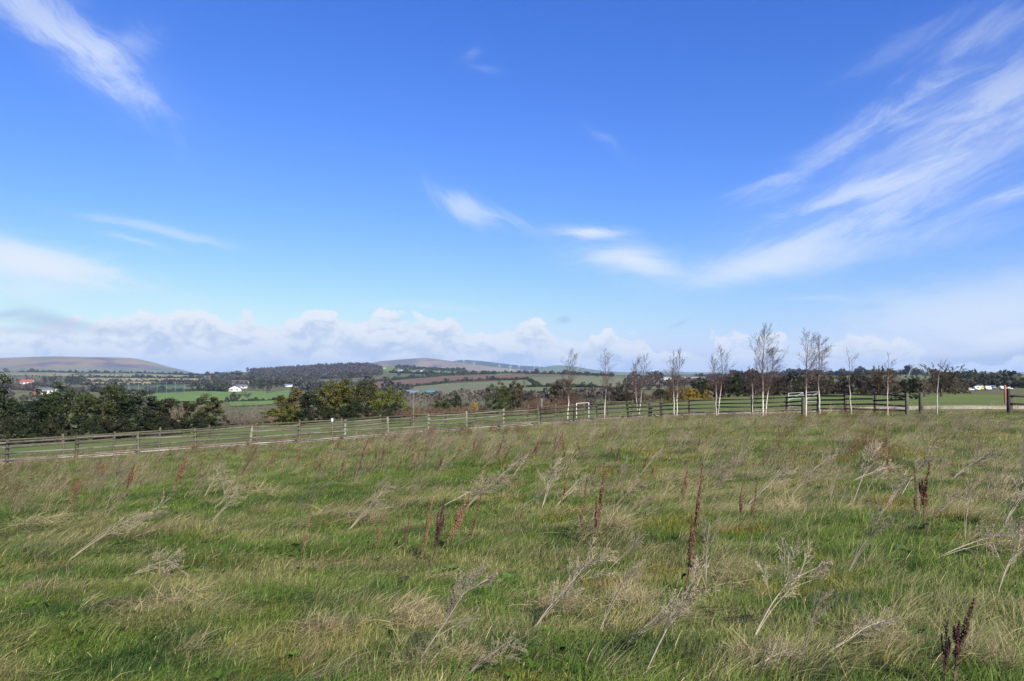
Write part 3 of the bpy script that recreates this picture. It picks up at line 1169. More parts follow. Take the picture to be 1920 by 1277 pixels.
birch_px(1064, 789, [(1064, 1071, 656, 0.062)], 'slim birch beside the corner post, leftmost of the row', 1, twiggy=0.9)
birch_px(1133, 788, [(1133, 1138, 658, 0.05)], 'thin single-stemmed birch to the right of the small white hurdle', 2, twiggy=0.75)
birch_px(1197, 783, [(1195, 1191, 668, 0.045), (1198, 1212, 662, 0.05)], 'forked birch whose two stems part in a low V left of the gorse', 3, twiggy=0.8)
birch_px(1265, 784, [(1264, 1263, 662, 0.05), (1269, 1274, 655, 0.05)], 'birch with two close upright stems in front of the yellow gorse', 4, twiggy=0.85)
birch_px(1343, 781, [(1342, 1333, 668, 0.05), (1345, 1352, 652, 0.06)], 'birch with two crooked stems and a crown blown to the right', 5, twiggy=0.95, bend=1.0)
birch_px(1412, 780, [(1412, 1409, 690, 0.04)], 'stunted short birch just left of the tallest birch', 6, twiggy=1.1)
birch_px(1430, 784, [(1430, 1434, 608, 0.075), (1435, 1452, 655, 0.055)], 'tallest birch, white trunk with a second shorter stem leaning right', 7, twiggy=1.15)
birch_px(1511, 785, [(1511, 1516, 622, 0.062)], 'tall birch beside the mossy loose post near the white gate', 8, twiggy=1.0)
birch_px(1537, 781, [(1537, 1537, 626, 0.062)], 'tall straight birch just right of the white gate', 9, twiggy=1.1)
birch_px(1597, 781, [(1597, 1591, 656, 0.030)], 'thin leaning birch before the dark fence right of the white gate', 10, twiggy=0.5)
birch_px(1665, 782, [(1665, 1667, 668, 0.026)], 'spindly orange-stemmed birch near the end of the dark fence', 11, twiggy=0.6)
birch_px(1757, 779, [(1757, 1764, 670, 0.028)], 'thin crooked birch in the gap right of the dark fence', 12, twiggy=0.6)


# ------------------------------------------------------------------ fences
def fence_points(tbl, pxs):
    return [at(px, float(path_at(tbl, px))) for px in pxs]


def build_fence(name, label, pts, rails, post_h, mat_post, mat_rail, post_w=0.13, lean=0.045, skip=(), post_mats=None):
    base = pts[0]
    t = thing(name, label, 'fence', base)
    for i, p in enumerate(pts):
        q = p - base
        hh = post_h * rng.uniform(0.96, 1.06)
        dx, dy = rng.normal(0, lean, 2)
        mb = MB()
        w = post_w * rng.uniform(0.9, 1.15)
        s = w / 2
        v = []
        for (z, k) in ((-0.3, 1.0), (hh - 0.02, 1.0), (hh, 0.82)):
            for (a, b) in ((-1, -1), (1, -1), (1, 1), (-1, 1)):
                v.append((q.x + a * s * k + dx * z, q.y + b * s * k + dy * z, q.z + z))
        mb.add(v, [(0, 1, 5, 4), (1, 2, 6, 5), (2, 3, 7, 6), (3, 0, 4, 7), (4, 5, 9, 8), (5, 6, 10, 9), (6, 7, 11, 10), (7, 4, 8, 11), (8, 9, 10, 11)])
        mb.build('post', (post_mats or {}).get(i, mat_post), t)
    for i in range(len(pts) - 1):
        if i in skip:
            continue
        a, b = pts[i] - base, pts[i + 1] - base
        off = (b - a).cross(Vector((0, 0, 1))).normalized() * (post_w * 0.5 + 0.022)
        if (off.y > 0):
            off = -off
        for h in rails:
            ja, jb = rng.normal(0, 0.030, 2)
            d = (b - a) * 0.012
            MB().beam(a + off - d * 0.2 + Vector((0, 0, h + ja)), b + off - d * 1.2 + Vector((0, 0, h + jb)), 0.038, 0.10 * rng.uniform(0.9, 1.05), 0.006).build('rail', mat_rail, t)
    return t


RAILS4 = (0.22, 0.53, 0.84, 1.13)
px_left = [-250, -110, 15, 145, 262, 368, 470, 563, 647, 728, 803, 875, 944, 1009]
build_fence('post_and_rail_fence', 'long weathered grey four-rail fence sloping down the left edge of the meadow', fence_points(NEAR_FENCE, px_left), RAILS4, 1.27, M['fence_post'], M['fence_grey'], 0.135, post_mats={3: M['fence_olive'], 7: M['fence_olive'], 13: M['fence_olive'], 2: M['fence_dark']})
px_right = [1014, 1075, 1120, 1178, 1240, 1292, 1343, 1411, 1475, 1533, 1585, 1640, 1700]
build_fence('post_and_rail_fence', 'dark stained four-rail fence behind the birches, ending at the gap', fence_points(NEAR_FENCE, px_right), RAILS4, 1.27, M['fence_dark'], M['fence_dark'], 0.13, post_mats={12: M['fence_grey']})
FAR_FENCE = [(-260, 46.5), (0, 49), (200, 51.3), (480, 55.8), (800, 62), (1010, 65.5), (1240, 70)]
px_far = [-200, -40, 122, 215, 300, 395, 482, 560, 640, 715, 770, 835, 892, 945, 990, 1040, 1095, 1140, 1185, 1218, 1240]
build_fence('post_and_rail_fence', 'second olive-grey fence running on the far side of the pale track', fence_points(FAR_FENCE, px_far), (0.30, 0.72, 1.10), 1.25, M['fence_olive'], M['fence_olive'], 0.12)
END = [at(1893, 43.0), at(1968, 42.5), at(2045, 42.0)]
build_fence('post_and_rail_fence', 'short dark fence end at the right edge with heavy post and two rails', END, (0.55, 0.98), 1.42, M['fence_dark'], M['fence_dark'], 0.2, 0.01)


def lone_post(px, py, top, w, mat, label, name='wooden_post', round_=False, cat='post', y0=20.0):
    b = hit(px, py, y0)
    hgt = (py - top) * b.y / F
    wm = w * b.y / F
    t = thing(name, label, cat, b)
    mb = MB()
    if round_:
        mb.path([(0, 0, -0.3), (0, 0, hgt * 0.5), (0.01, 0, hgt - 0.02), (0.012, 0, hgt)], [wm / 2, wm / 2 * 0.97, wm / 2 * 0.93, wm / 2 * 0.8], 10)
    else:
        s = wm / 2
        v = [(a * s * k + 0.02 * z, b_ * s * k, z) for (z, k) in ((-0.3, 1), (hgt - 0.03, 0.97), (hgt, 0.8)) for (a, b_) in ((-1, -1), (1, -1), (1, 1), (-1, 1))]
        mb.add(v, [(0, 1, 5, 4), (1, 2, 6, 5), (2, 3, 7, 6), (3, 0, 4, 7), (4, 5, 9, 8), (5, 6, 10, 9), (6, 7, 11, 10), (7, 4, 8, 11), (8, 9, 10, 11)])
    mb.build('shaft', mat, t, round_)
    return t, hgt, wm


lone_post(1507, 784, 746, 7, M['fence_olive'], 'mossy loose wooden post in front of the white gate')
lone_post(1219, 782, 754, 6, M['fence_olive'], 'mossy wooden post between the two forked birches')
lone_post(1727, 778, 736, 8, M['fence_olive'], 'brown weathered gatepost standing alone right of the dark fence end', round_=True)
lone_post(1885, 757, 722, 4, M['brick'], 'reddish brown pole behind the fence end at the right edge', round_=True)
lone_post(1015, 786, 747, 3, M['fence_grey'], 'slim grey pole rising behind the corner post')
lone_post(775, 800, 742, 2.6, M['fence_grey'], 'slim leaning pole standing among the brambles in mid field', round_=True)
t, hgt, wm = lone_post(622, 822, 785, 3.4, M['fence_olive'], 'white-topped marker post with yellow bands behind the grey fence')
MB().box((0.018, 0, hgt * 0.86), (wm * 1.10, wm * 1.10, hgt * 0.30)).build('white_top', M['galv'], t)
for k in (0.30, 0.52):
    MB().box((0.012, 0, hgt * k), (wm * 1.12, wm * 1.12, hgt * 0.07)).build('yellow_band', M['yellow'], t)


# ------------------------------------------------------------------ white gate and white hurdle
def field_gate(px0, px1, Y, hgt, label, brace=True, bars=(0.12, 0.38, 0.62, 0.84, 1.0), r=0.015, zlift=0.1):
    a, b = at(px0, Y), at(px1, Y + 0.6)
    t = thing('field_gate' if brace else 'white_hurdle', label, 'gate' if brace else 'hurdle', a)
    d = b - a
    up = Vector((0, 0, 1))
    for f, nm in ((0, 'stile'), (1, 'stile')):
        MB().path([d * f + up * 0.0, d * f + up * (hgt + zlift)], [r * 1.2] * 2, 8).build(nm, M['galv'] if brace else M['white'], t)
    for k in bars:
        MB().path([d * 0.0 + up * (zlift + hgt * k - 0.02), d + up * (zlift + hgt * k - 0.02)], [r] * 2, 8).build('bar', M['galv'] if brace else M['white'], t)
    if brace:
        MB().path([up * (zlift + hgt * 0.55) + d * 0.02 + Vector((0, -0.05, 0)), d * 0.98 + up * (zlift + hgt * 0.98) + Vector((0, -0.05, 0))], [r] * 2, 8).build('brace', M['galv'] if brace else M['white'], t)
    return t


field_gate(1479, 1506, 63.5, 1.25, 'white metal field gate with sloping brace behind the dark fence')
field_gate(1512, 1536, 64.0, 1.25, 'right-hand white gate leaf glimpsed between the two tall birches')
field_gate(1081, 1104, 64.0, 1.2, 'small white hurdle with two cross bars near the leftmost birch', False, (0.5, 1.0), 0.017)


# ================================================================== trees and shrubs beyond the fences
def crown_mesh(name, seed, w=1.0, hgt=1.0, n_clump=60, per=45, leaf=0.05, low=0.06, shape='round', colvar=0.26):
    """leafy crown of unit height: leaf cards gathered in clumps through an uneven volume"""
    r = np.random.default_rng(seed)
    mb = MB()
    cl = []
    while len(cl) < n_clump:
        p = r.uniform(-1, 1, 3)
        z = (p[2] + 1) / 2
        if shape == 'cone':
            lim = (1 - z) ** 0.7 * 0.9 + 0.12
        elif shape == 'bush':
            lim = math.sqrt(max(0, 1 - z ** 2.2))
        else:
            lim = math.sqrt(max(0.0, 1 - (2 * z - 0.92) ** 2 * 0.85)) * (0.80 + 0.2 * z)
        a = math.atan2(p[1], p[0])
        lim *= 0.70 + 0.55 * float(vnoise([a * 1.3 + 9], [z * 3.1], seed)[0])
        q = math.hypot(p[0], p[1])
        if q < lim and q > lim * 0.30 * r.random():
            cl.append((p[0] * w / 2, p[1] * w / 2, low + z * (hgt - low)))
    cl = np.array(cl)
    rad = r.uniform(0.055, 0.125, len(cl)) * (0.6 + 0.4 * w)
    ctr = np.repeat(cl, per, 0)
    d = r.normal(size=(len(ctr), 3))
    d /= np.linalg.norm(d, axis=1, keepdims=True)
    d[:, 2] *= 0.7
    rr = np.repeat(rad, per)[:, None] * r.uniform(0.35, 1.1, (len(ctr), 1))
    p = ctr + d * rr
    p[:, 2] = np.maximum(p[:, 2], 0.01)
    p[:, 2] *= hgt / np.percentile(p[:, 2], 99.7)
    b = np.repeat(r.uniform(1 - colvar, 1 + colvar, len(cl)), per) * r.uniform(0.82, 1.18, len(ctr))
    hue = np.repeat(r.uniform(-0.12, 0.16, len(cl)), per)
    col = np.stack([b * (1 + hue), b, b * (1 - hue)], 1)
    mb.cards(p, leaf * r.uniform(0.6, 1.3, len(ctr)), None, nrm_bias=d * 0.5 + np.array([0, 0, 0.35]))
    mb.c[-1] = np.repeat(col, 4, 0)
    return mb.mesh(name, M['leaf'])


def trunk_mesh(name, seed, spread=0.22):
    rnd = random.Random(seed)
    mb = MB()
    pts = [(0, 0, -0.04), (0.01, 0, 0.12), (0.0, 0.01, 0.35), (0.02, 0, 0.6)]
    mb.path(pts, [0.032, 0.026, 0.02, 0.012], 6)
    for k in range(6):
        a = k * 1.05 + rnd.uniform(-0.3, 0.3)
        z0 = rnd.uniform(0.15, 0.45)
        e = spread * rnd.uniform(0.6, 1.2)
        mb.path([(0.005, 0, z0), (e * 0.5 * math.cos(a), e * 0.5 * math.sin(a), z0 + 0.13), (e * math.cos(a), e * math.sin(a), z0 + 0.32)], [0.013, 0.009, 0.004], 5)
    return mb.mesh(name, M['bark'])


CROWN = [crown_mesh('crown', 100 + i, w=[0.85, 1.0, 0.75, 1.15, 0.9, 0.7][i], n_clump=[70, 80, 62, 88, 72, 60][i], per=95, leaf=0.026) for i in range(6)]
BUSH = [crown_mesh('bush', 140 + i, w=1.35, n_clump=60, per=80, leaf=0.036, low=0.02, shape='bush') for i in range(4)]
CONE = [crown_mesh('crown', 160 + i, w=0.55, n_clump=56, per=70, leaf=0.03, shape='cone') for i in range(2)]
TRUNK = [trunk_mesh('trunk', 180 + i) for i in range(3)]


def bare_mesh(name, seed, kind='shrub', rmin=0.0022, col=(1, 1, 1)):
    """leafless twig system of unit height"""
    rnd = random.Random(seed)
    out = []
    if kind == 'shrub':
        cfg = dict(segs=[4, 3, 2], kids=[7, 6], start=[0.2, 0.15], ang=[0.55, 0.6], ratio=[0.5, 0.5], rr=[0.6, 0.7], wob=0.12, wind=0.02, up=0.06, rmin=rmin)
        for k in range(14):
            a = k / 14 * 2 * math.pi + rnd.uniform(-0.3, 0.3)
            tl = rnd.uniform(0.1, 0.75)
            d = np.array([math.sin(tl) * math.cos(a), math.sin(tl) * math.sin(a), math.cos(tl)])
            branch(out, (0.06 * math.cos(a), 0.06 * math.sin(a), -0.02), d, rnd.uniform(0.6, 0.95), 0.012, 0, cfg, rnd)
    else:
        cfg = dict(segs=[4, 4, 3, 2], kids=[6, 7, 6], start=[0.25, 0.2, 0.2], ang=[0.6, 0.6, 0.6], ratio=[0.55, 0.5, 0.5], rr=[0.6, 0.6, 0.7], wob=0.09, wind=0.0, up=0.05, rmin=rmin)
        out.append((np.array([0, 0, -0.03]), np.array([0.005, 0, 0.14]), 0.032, 0.028, 0))
        out.append((np.array([0.005, 0, 0.14]), np.array([0.0, 0.01, 0.34]), 0.028, 0.021, 0))
        for k in range(11):
            a = k * 2.4 + rnd.uniform(-0.3, 0.3)
            z0 = 0.16 + 0.18 * (k % 5) / 4
            tl = rnd.uniform(0.15, 1.05)
            d = np.array([math.sin(tl) * math.cos(a), math.sin(tl) * math.sin(a), math.cos(tl)])
            branch(out, (0.002, 0.002, z0), d, rnd.uniform(0.38, 0.56), 0.016, 0, cfg, rnd)
    a, b, r0, r1, lv = seg_arrays(out)
    mx = max(b[:, 2].max(), 0.5)
    a, b = a / mx, b / mx
    mb = MB()
    mb.segs(a, b, r0, r1, 3, rng.uniform(0.75, 1.25, (len(a), 1)) * np.ones((1, 3)))
    return mb.mesh(name, M['twig'])


SHRUB = [bare_mesh('bare_shrub', 200 + i) for i in range(4)]
BARE = [bare_mesh('bare_tree', 220 + i, 'tree', 0.0032) for i in range(3)]


def add_color(o, c, j=0.1):
    k = rng.uniform(1 - j, 1 + j)
    o.color = (c[0] * k, c[1] * k, c[2] * k, 1)
    return o


MARKS = [(8, 'the left picture edge'), (90, 'the pale ruined house'), (150, 'the left-slope conifer'), (225, 'the ball netting'), (340, 'the pale bare sapling'), (438, 'the white gabled bungalow'), (530, 'the golden gorse bush'), (584, 'the central clump dip'), (622, 'the white marker post'), (655, 'the tallest clump tree'), (727, 'the bright green clump tree'), (775, 'the slim leaning pole'), (850, 'the dark hollow bush'), (890, 'the small yellow gorse'), (948, 'the twin ivy-clad trees'), (1012, 'the corner post'), (1064, 'the leftmost birch'), (1133, 'the second birch'), (1200, 'the V-forked birch'), (1265, 'the twin-stemmed birch'), (1343, 'the crooked birch'), (1430, 'the tallest birch'), (1492, 'the white gate'), (1537, 'the straight gate-side birch'), (1597, 'the thin leaning birch'), (1665, 'the spindly birch'), (1706, 'the round holly bush'), (1757, 'the birch in the gap'), (1840, 'the parked vehicles'), (1900, 'the right picture edge')]
NUM = ['', '', 'two', 'three', 'four', 'five', 'six', 'seven', 'eight', 'nine', 'ten', 'eleven', 'twelve']
ORD = ['nearest', 'second nearest', 'third nearest', 'fourth nearest', 'fifth nearest', 'sixth nearest', 'seventh nearest', 'eighth nearest', 'ninth nearest', 'tenth nearest', 'eleventh nearest', 'twelfth nearest']


def label_by_mark(things, base, sideways=False):
    """each plant of a kind is told apart by the landmark it lines up with and its order there"""
    bins = {}
    for o in things:
        px = W0 / 2 + F * o.location.x / o.location.y
        k = min(range(len(MARKS)), key=lambda i: abs(MARKS[i][0] - px))
        bins.setdefault(k, []).append((px if sideways else o.location.y, o))
    for k, lst in bins.items():
        lst.sort(key=lambda a: a[0])
        for j, (_, o) in enumerate(lst):
            n = len(lst)
            if n == 1:
                o['label'] = base + ' in line with ' + MARKS[k][1]
            else:
                w = (['leftmost'] + [x.replace(' nearest', '') + ' from left' for x in ORD[1:]])[min(j, 11)] if sideways else (ORD[min(j, 11)] if j < n - 1 else 'farthest')
                if sideways and j == n - 1:
                    w = 'rightmost'
                o['label'] = base + ' in line with ' + MARKS[k][1] + ', ' + w + ' of ' + NUM[min(n, 12)]


_widths = {}


def mesh_width(me):
    if me.name not in _widths:
        a = np.empty(len(me.vertices) * 3, np.float32)
        me.vertices.foreach_get('co', a)
        x = a[0::3]
        _widths[me.name] = float(np.percentile(x, 98.5) - np.percentile(x, 1.5)) * 1.02
    return _widths[me.name]


def plant(name, label, cat, px, top, Y, wpx, kind, color, group=None, idx=None, sink=0.0):
    """a tree or shrub standing in column px at distance Y, its top at picture row top, wpx wide"""
    b = at(px, Y)
    _, w = ray(px, top)
    hgt = max(0.5, EYE + w * Y - b.z) + sink
    wm = wpx * Y / F
    i = int(rng.integers(0, 97)) if idx is None else idx
    b.z -= sink
    t = thing(name, label, cat, b, float(rng.uniform(0, 6.28)), group)
    if kind in ('tree', 'cone'):
        meshes = CROWN if kind == 'tree' else CONE
        me = meshes[i % len(meshes)]
        c = link('crown', me, t)
        tr = link('trunk', TRUNK[i % 3], t)
        tr.scale = (hgt, hgt, hgt)
    elif kind == 'bush':
        me = BUSH[i % len(BUSH)]
        c = link('foliage', me, t)
    elif kind == 'shrub':
        me = SHRUB[i % len(SHRUB)]
        c = link('twigs', me, t)
    else:
        me = BARE[i % len(BARE)]
        c = link('branches', me, t)
    wid = mesh_width(me)
    c.scale = (wm / wid, wm / wid, hgt)
    add_color(c, color)
    return t


DKG = (0.024, 0.036, 0.011)
OLV = (0.06, 0.068, 0.018)
YGR = (0.105, 0.120, 0.018)
BRN = (0.085, 0.065, 0.040)
RED = (0.13, 0.075, 0.055)
GRY = (0.17, 0.155, 0.13)
GORSE = (0.30, 0.21, 0.018)
DGB = (0.036, 0.036, 0.018)

# left belt
L1 = 'dark evergreens along the left hedgerow'
plant('evergreen_tree', 'tall dark evergreen tree cut by the left edge of the picture', 'tree', -12, 697, 96, 92, 'tree', DKG, L1, 1)
plant('evergreen_tree', 'lower dark evergreen tree between the edge tree and the pale ruined house', 'tree', 55, 752, 93, 88, 'tree', DKG, L1, 4)
plant('evergreen_tree', 'broad dark evergreen tree just right of the pale ruined house', 'tree', 116, 720, 97, 100, 'tree', (0.032, 0.048, 0.013), L1, 3)
plant('evergreen_tree', 'rounded evergreen tree with light green sunny tips below the ball netting', 'tree', 190, 723, 95, 98, 'tree', (0.042, 0.056, 0.013), L1, 1)
plant('evergreen_tree', 'evergreen tree with grey ivy stems, third from the right end of the left belt', 'tree', 266, 735, 95, 92, 'tree', DKG, L1, 0)
plant('evergreen_tree', 'small brownish evergreen tree second from the right end of the left belt', 'tree', 330, 748, 96, 66, 'tree', DGB, L1, 1)
plant('evergreen_tree', 'rusty olive evergreen tree at the right end of the left belt', 'tree', 380, 740, 94, 72, 'tree', (0.052, 0.054, 0.015), L1, 0)
plant('evergreen_tree', 'narrow dark evergreen tree in the gap behind the two middle belt trees', 'tree', 228, 752, 100, 60, 'tree', DKG, L1, 5)
plant('evergreen_tree', 'narrow dark evergreen tree behind the second and third belt trees', 'tree', 85, 748, 101, 60, 'tree', DGB, L1, 5)
plant('evergreen_tree', 'small dark evergreen filling the belt left of the brownish tree', 'tree', 300, 765, 98, 60, 'tree', DKG, L1, 2)
plant('bare_tree', 'pale bare sapling standing before the right end of the left belt', 'tree', 338, 756, 88, 36, 'bare', (0.17, 0.14, 0.105), None, 1)
for k, px in enumerate([10, 40, 75, 110, 150, 180, 215, 250, 285, 318, 352, 395]):
    plant('bramble_bush', 'dark bushy undergrowth at the foot of the left tree belt', 'bush', px + float(rng.uniform(-6, 6)), 785 - px * 0.03 + float(rng.uniform(-8, 8)), 90 + float(rng.uniform(-3, 2)), 62, 'bush', DKG if k % 3 else DGB, 'undergrowth below the left belt', k)
G1 = 'grey bare bushes left of the central clump'
for k, (px, tp, Y, w) in enumerate([(418, 762, 108, 46), (440, 752, 118, 52), (465, 758, 110, 44), (488, 756, 116, 40), (428, 776, 100, 50), (455, 778, 98, 52), (482, 780, 97, 46)]):
    plant('bare_shrub', 'grey leafless bush in the gap between left belt and central clump', 'shrub', px, tp, Y, w, 'shrub', GRY if k < 4 else (0.13, 0.11, 0.09), G1, k)

# central clump
L2 = 'evergreens of the central clump'
plant('evergreen_tree', 'low bright green evergreen at the left end of the central clump', 'tree', 522, 766, 92, 76, 'bush', YGR, L2, 0)
plant('gorse_bush', 'golden flowering gorse bush on the left of the central clump', 'bush', 545, 759, 91, 44, 'bush', (0.125, 0.115, 0.018), None, 1)
plant('evergreen_tree', 'olive brown tree behind the golden gorse of the central clump', 'tree', 552, 729, 98, 58, 'tree', (0.095, 0.084, 0.024), L2, 2)
plant('evergreen_tree', 'dark narrow tree in the middle dip of the central clump', 'tree', 584, 735, 95, 42, 'tree', DKG, L2, 5)
plant('evergreen_tree', 'yellowish topped evergreen left of the tallest tree in the central clump', 'tree', 615, 716, 97, 62, 'tree', (0.100, 0.102, 0.018), L2, 0)
plant('evergreen_tree', 'tallest evergreen tree of the central clump', 'tree', 652, 710, 98, 56, 'tree', (0.088, 0.096, 0.018), L2, 2)
plant('evergreen_tree', 'dull grey-green tree right of the tallest tree in the central clump', 'tree', 688, 715, 97, 58, 'tree', (0.055, 0.062, 0.022), L2, 1)
plant('evergreen_tree', 'bright green tree at the right end of the central clump', 'tree', 727, 726, 95, 60, 'tree', YGR, L2, 3)
plant('evergreen_tree', 'small dark evergreen low in front of the tallest clump tree', 'tree', 668, 752, 92, 60, 'bush', DKG, L2, 2)
for k, (px, tp) in enumerate([(565, 770), (600, 762), (635, 762), (700, 765), (735, 755)]):
    plant('bramble_bush', 'dark low bush at the foot of the central clump', 'bush', px, tp, 90.5, 50, 'bush', DGB if k % 2 else DKG, 'bushes below the central clump', k)
plant('bare_shrub', 'grey twiggy bush tucked beside the right end of the central clump', 'shrub', 740, 752, 91, 44, 'shrub', GRY, None, 2)

# the bramble band and the shrubs of the middle
for k, px in enumerate(np.linspace(432, 1000, 44)):
    if 505 < px < 745 and k % 2:
        continue
    yb = float(np.interp(px, [430, 500, 620, 760, 900, 1010], [796, 793, 790, 786, 776, 772]))
    b = hit(px, yb, 60.0)
    plant('bramble_bush', 'low red-brown bramble in the band behind the fences', 'bush', float(px), yb - float(rng.uniform(12, 20)), b.y, 34, 'shrub', (0.17, 0.095, 0.07) if k % 3 else (0.19, 0.14, 0.10), 'red-brown brambles', k)
S1 = 'bare bushes in the valley behind the brambles'
for k, (px, tp, Y, w, c) in enumerate([(770, 745, 120, 40, GRY), (795, 738, 150, 50, GRY), (822, 742, 140, 46, BRN), (885, 737, 150, 60, GRY), (905, 745, 130, 46, GRY), (868, 752, 120, 40, BRN), (780, 760, 100, 40, BRN), (815, 757, 105, 44, BRN), (900, 752, 105, 50, (0.11, 0.10, 0.08)), (990, 748, 110, 40, RED), (760, 735, 180, 40, GRY), (840, 730, 200, 60, GRY), (870, 722, 240, 40, GRY)]):
    plant('bare_shrub', 'greyish leafless bush in the hollow behind the brambles', 'shrub', px, tp, Y, w, 'shrub', c, S1, k)
plant('evergreen_bush', 'dark rounded evergreen bush in the middle hollow', 'bush', 852, 738, 112, 48, 'bush', DKG, None, 1)
plant('evergreen_bush', 'lower dark green bush beside the rounded one in the middle hollow', 'bush', 828, 748, 106, 44, 'bush', (0.06, 0.075, 0.025), None, 2)
plant('gorse_bush', 'small bright yellow gorse bush above the bramble band', 'bush', 890, 754, 98, 14, 'bush', GORSE, None, 0)
plant('gorse_bush', 'dull yellow gorse bush at the foot of the leaning pole', 'bush', 783, 765, 94, 30, 'bush', (0.16, 0.12, 0.02), None, 3)
plant('gorse_bush', 'dark olive gorse bush right of the central clump', 'bush', 765, 762, 96, 34, 'bush', (0.08, 0.075, 0.02), None, 2)
plant('evergreen_tree', 'green ivy-clad tree standing alone left of the birches', 'tree', 936, 716, 104, 44, 'tree', (0.06, 0.07, 0.018), None, 3)
plant('evergreen_tree', 'brownish twin of the ivy-clad tree, on its right side', 'tree', 962, 714, 106, 40, 'tree', (0.075, 0.065, 0.032), None, 0)
for k, (px, tp, Y, w) in enumerate([(1000, 738, 88, 34), (1020, 742, 86, 30), (1040, 738, 90, 36), (1062, 735, 92, 36), (985, 752, 84, 28), (1030, 752, 84, 34), (1052, 750, 86, 32), (1085, 745, 92, 36)]):
    plant('bare_shrub', 'reddish leafless shrub behind the corner post', 'shrub', px, tp, Y, w, 'shrub', RED, 'reddish shrubs behind the corner post', k)
plant('bare_tree', 'dense dull brown tree behind the reddish shrubs', 'tree', 1052, 711, 130, 52, 'tree', (0.085, 0.07, 0.045), None, 1)
plant('bare_tree', 'broad brown bush between the first two birches', 'bush', 1100, 742, 120, 60, 'shrub', (0.11, 0.065, 0.05), None, 1)
H1 = 'hedge trees beyond the right-hand pasture'
plant('hedge_tree', 'rounded dark brown bush right of the second birch', 'tree', 1158, 718, 150, 52, 'bush', (0.055, 0.05, 0.03), H1, 1)
plant('hedge_tree', 'low brown bush left of the forked birch', 'tree', 1178, 712, 155, 44, 'bush', (0.075, 0.062, 0.04), H1, 3)
plant('hedge_tree', 'red-brown scrub below the grey field right of the forked birch', 'bush', 1222, 738, 125, 60, 'shrub', (0.12, 0.07, 0.055), H1, 0)
plant('hedge_tree', 'dark green bush left of the twin-stemmed birch', 'bush', 1240, 729, 140, 34, 'bush', DGB, H1, 2)
for k, (px, tp, w, c, lb) in enumerate([(1258, 730, 30, (0.12, 0.085, 0.025), 'rusty gorse bush behind the twin-stemmed birch'), (1283, 724, 32, (0.22, 0.15, 0.016), 'taller orange-yellow gorse bush right of the twin-stemmed birch'), (1300, 729, 26, (0.28, 0.19, 0.016), 'brightest yellow gorse bush of the row behind the birches'), (1327, 731, 20, (0.24, 0.165, 0.02), 'small yellow gorse bush just left of the crooked birch')]):
    plant('gorse_bush', lb, 'bush', px, tp, 112, w, 'bush', c, 'gorse behind the birches', k)
plant('hedge_tree', 'dark green conical bush behind the gorse', 'tree', 1313, 707, 135, 30, 'tree', DKG, H1, 2)
plant('hedge_tree', 'red-brown leafless tree behind the crooked birch', 'tree', 1340, 706, 140, 44, 'bare', RED, H1, 0)
plant('hedge_tree', 'dense red-brown tree left of the dark conical one', 'tree', 1360, 703, 140, 44, 'tree', (0.075, 0.052, 0.036), H1, 0)
plant('hedge_tree', 'dark narrow evergreen right of the crooked birch', 'tree', 1378, 699, 136, 28, 'tree', DKG, H1, 5)
plant('hedge_tree', 'large rounded dark brown tree left of the tallest birch', 'tree', 1414, 694, 138, 56, 'tree', (0.055, 0.04, 0.030), H1, 3)
plant('hedge_tree', 'grey-brown thin bush right of the tallest birch', 'tree', 1450, 712, 140, 40, 'shrub', BRN, H1, 3)
plant('hedge_tree', 'clipped dark hedge tree directly behind the white gate', 'tree', 1488, 697, 138, 44, 'bush', (0.030, 0.030, 0.016), H1, 0)
plant('hedge_tree', 'dark hedge tree between the two tall birches', 'tree', 1518, 697, 138, 50, 'bush', (0.032, 0.030, 0.017), H1, 1)
plant('hedge_tree', 'dark hedge tree right of the second tall birch', 'tree', 1550, 701, 138, 46, 'bush', (0.058, 0.042, 0.028), H1, 2)
plant('hedge_tree', 'olive hedge tree left of the thin leaning birch', 'tree', 1578, 702, 140, 40, 'bush', (0.050, 0.042, 0.024), H1, 3)
plant('hedge_tree', 'dark olive hedge tree right of the thin leaning birch', 'tree', 1604, 700, 138, 44, 'bush', (0.048, 0.040, 0.025), H1, 0)
plant('hedge_tree', 'dark green hedge tree left of the ivy-clad stump', 'tree', 1628, 700, 140, 40, 'bush', (0.040, 0.038, 0.020), H1, 1)
plant('hedge_tree', 'wide leafless brown tree around the ivy-clad stump', 'tree', 1648, 684, 132, 70, 'bare', (0.12, 0.09, 0.065), H1, 1)
plant('hedge_tree', 'small ivy-clad stump on top of the right-hand hedge', 'tree', 1654, 687, 134, 12, 'tree', (0.04, 0.045, 0.02), H1, 5)
plant('hedge_tree', 'brown twiggy tree right of the ivy-clad stump', 'tree', 1680, 700, 134, 52, 'shrub', (0.11, 0.08, 0.058), H1, 2)
plant('hedge_tree', 'brown bush under the ivy-clad stump', 'tree', 1660, 712, 131, 60, 'bush', (0.07, 0.055, 0.034), H1, 2)
plant('holly_bush', 'round dark green holly bush beside the end of the dark fence', 'bush', 1706, 711, 84, 52, 'bush', (0.018, 0.027, 0.010), None, 0)
plant('bare_tree', 'leafless tree with wide domed crown right of the holly bush', 'tree', 1766, 681, 100, 66, 'bare', (0.085, 0.072, 0.055), None, 2)
plant('hedge_tree', 'ivy covered middle of the domed leafless tree', 'tree', 1766, 699, 119, 34, 'tree', (0.055, 0.05, 0.028), H1, 4)
plant('hedge_tree', 'brown thorn bush left of the domed leafless tree', 'tree', 1738, 706, 124, 44, 'shrub', (0.11, 0.085, 0.06), H1, 1)
plant('hedge_tree', 'ragged brown thorn bush right of the domed leafless tree', 'tree', 1790, 702, 122, 30, 'shrub', (0.11, 0.09, 0.06), H1, 3)
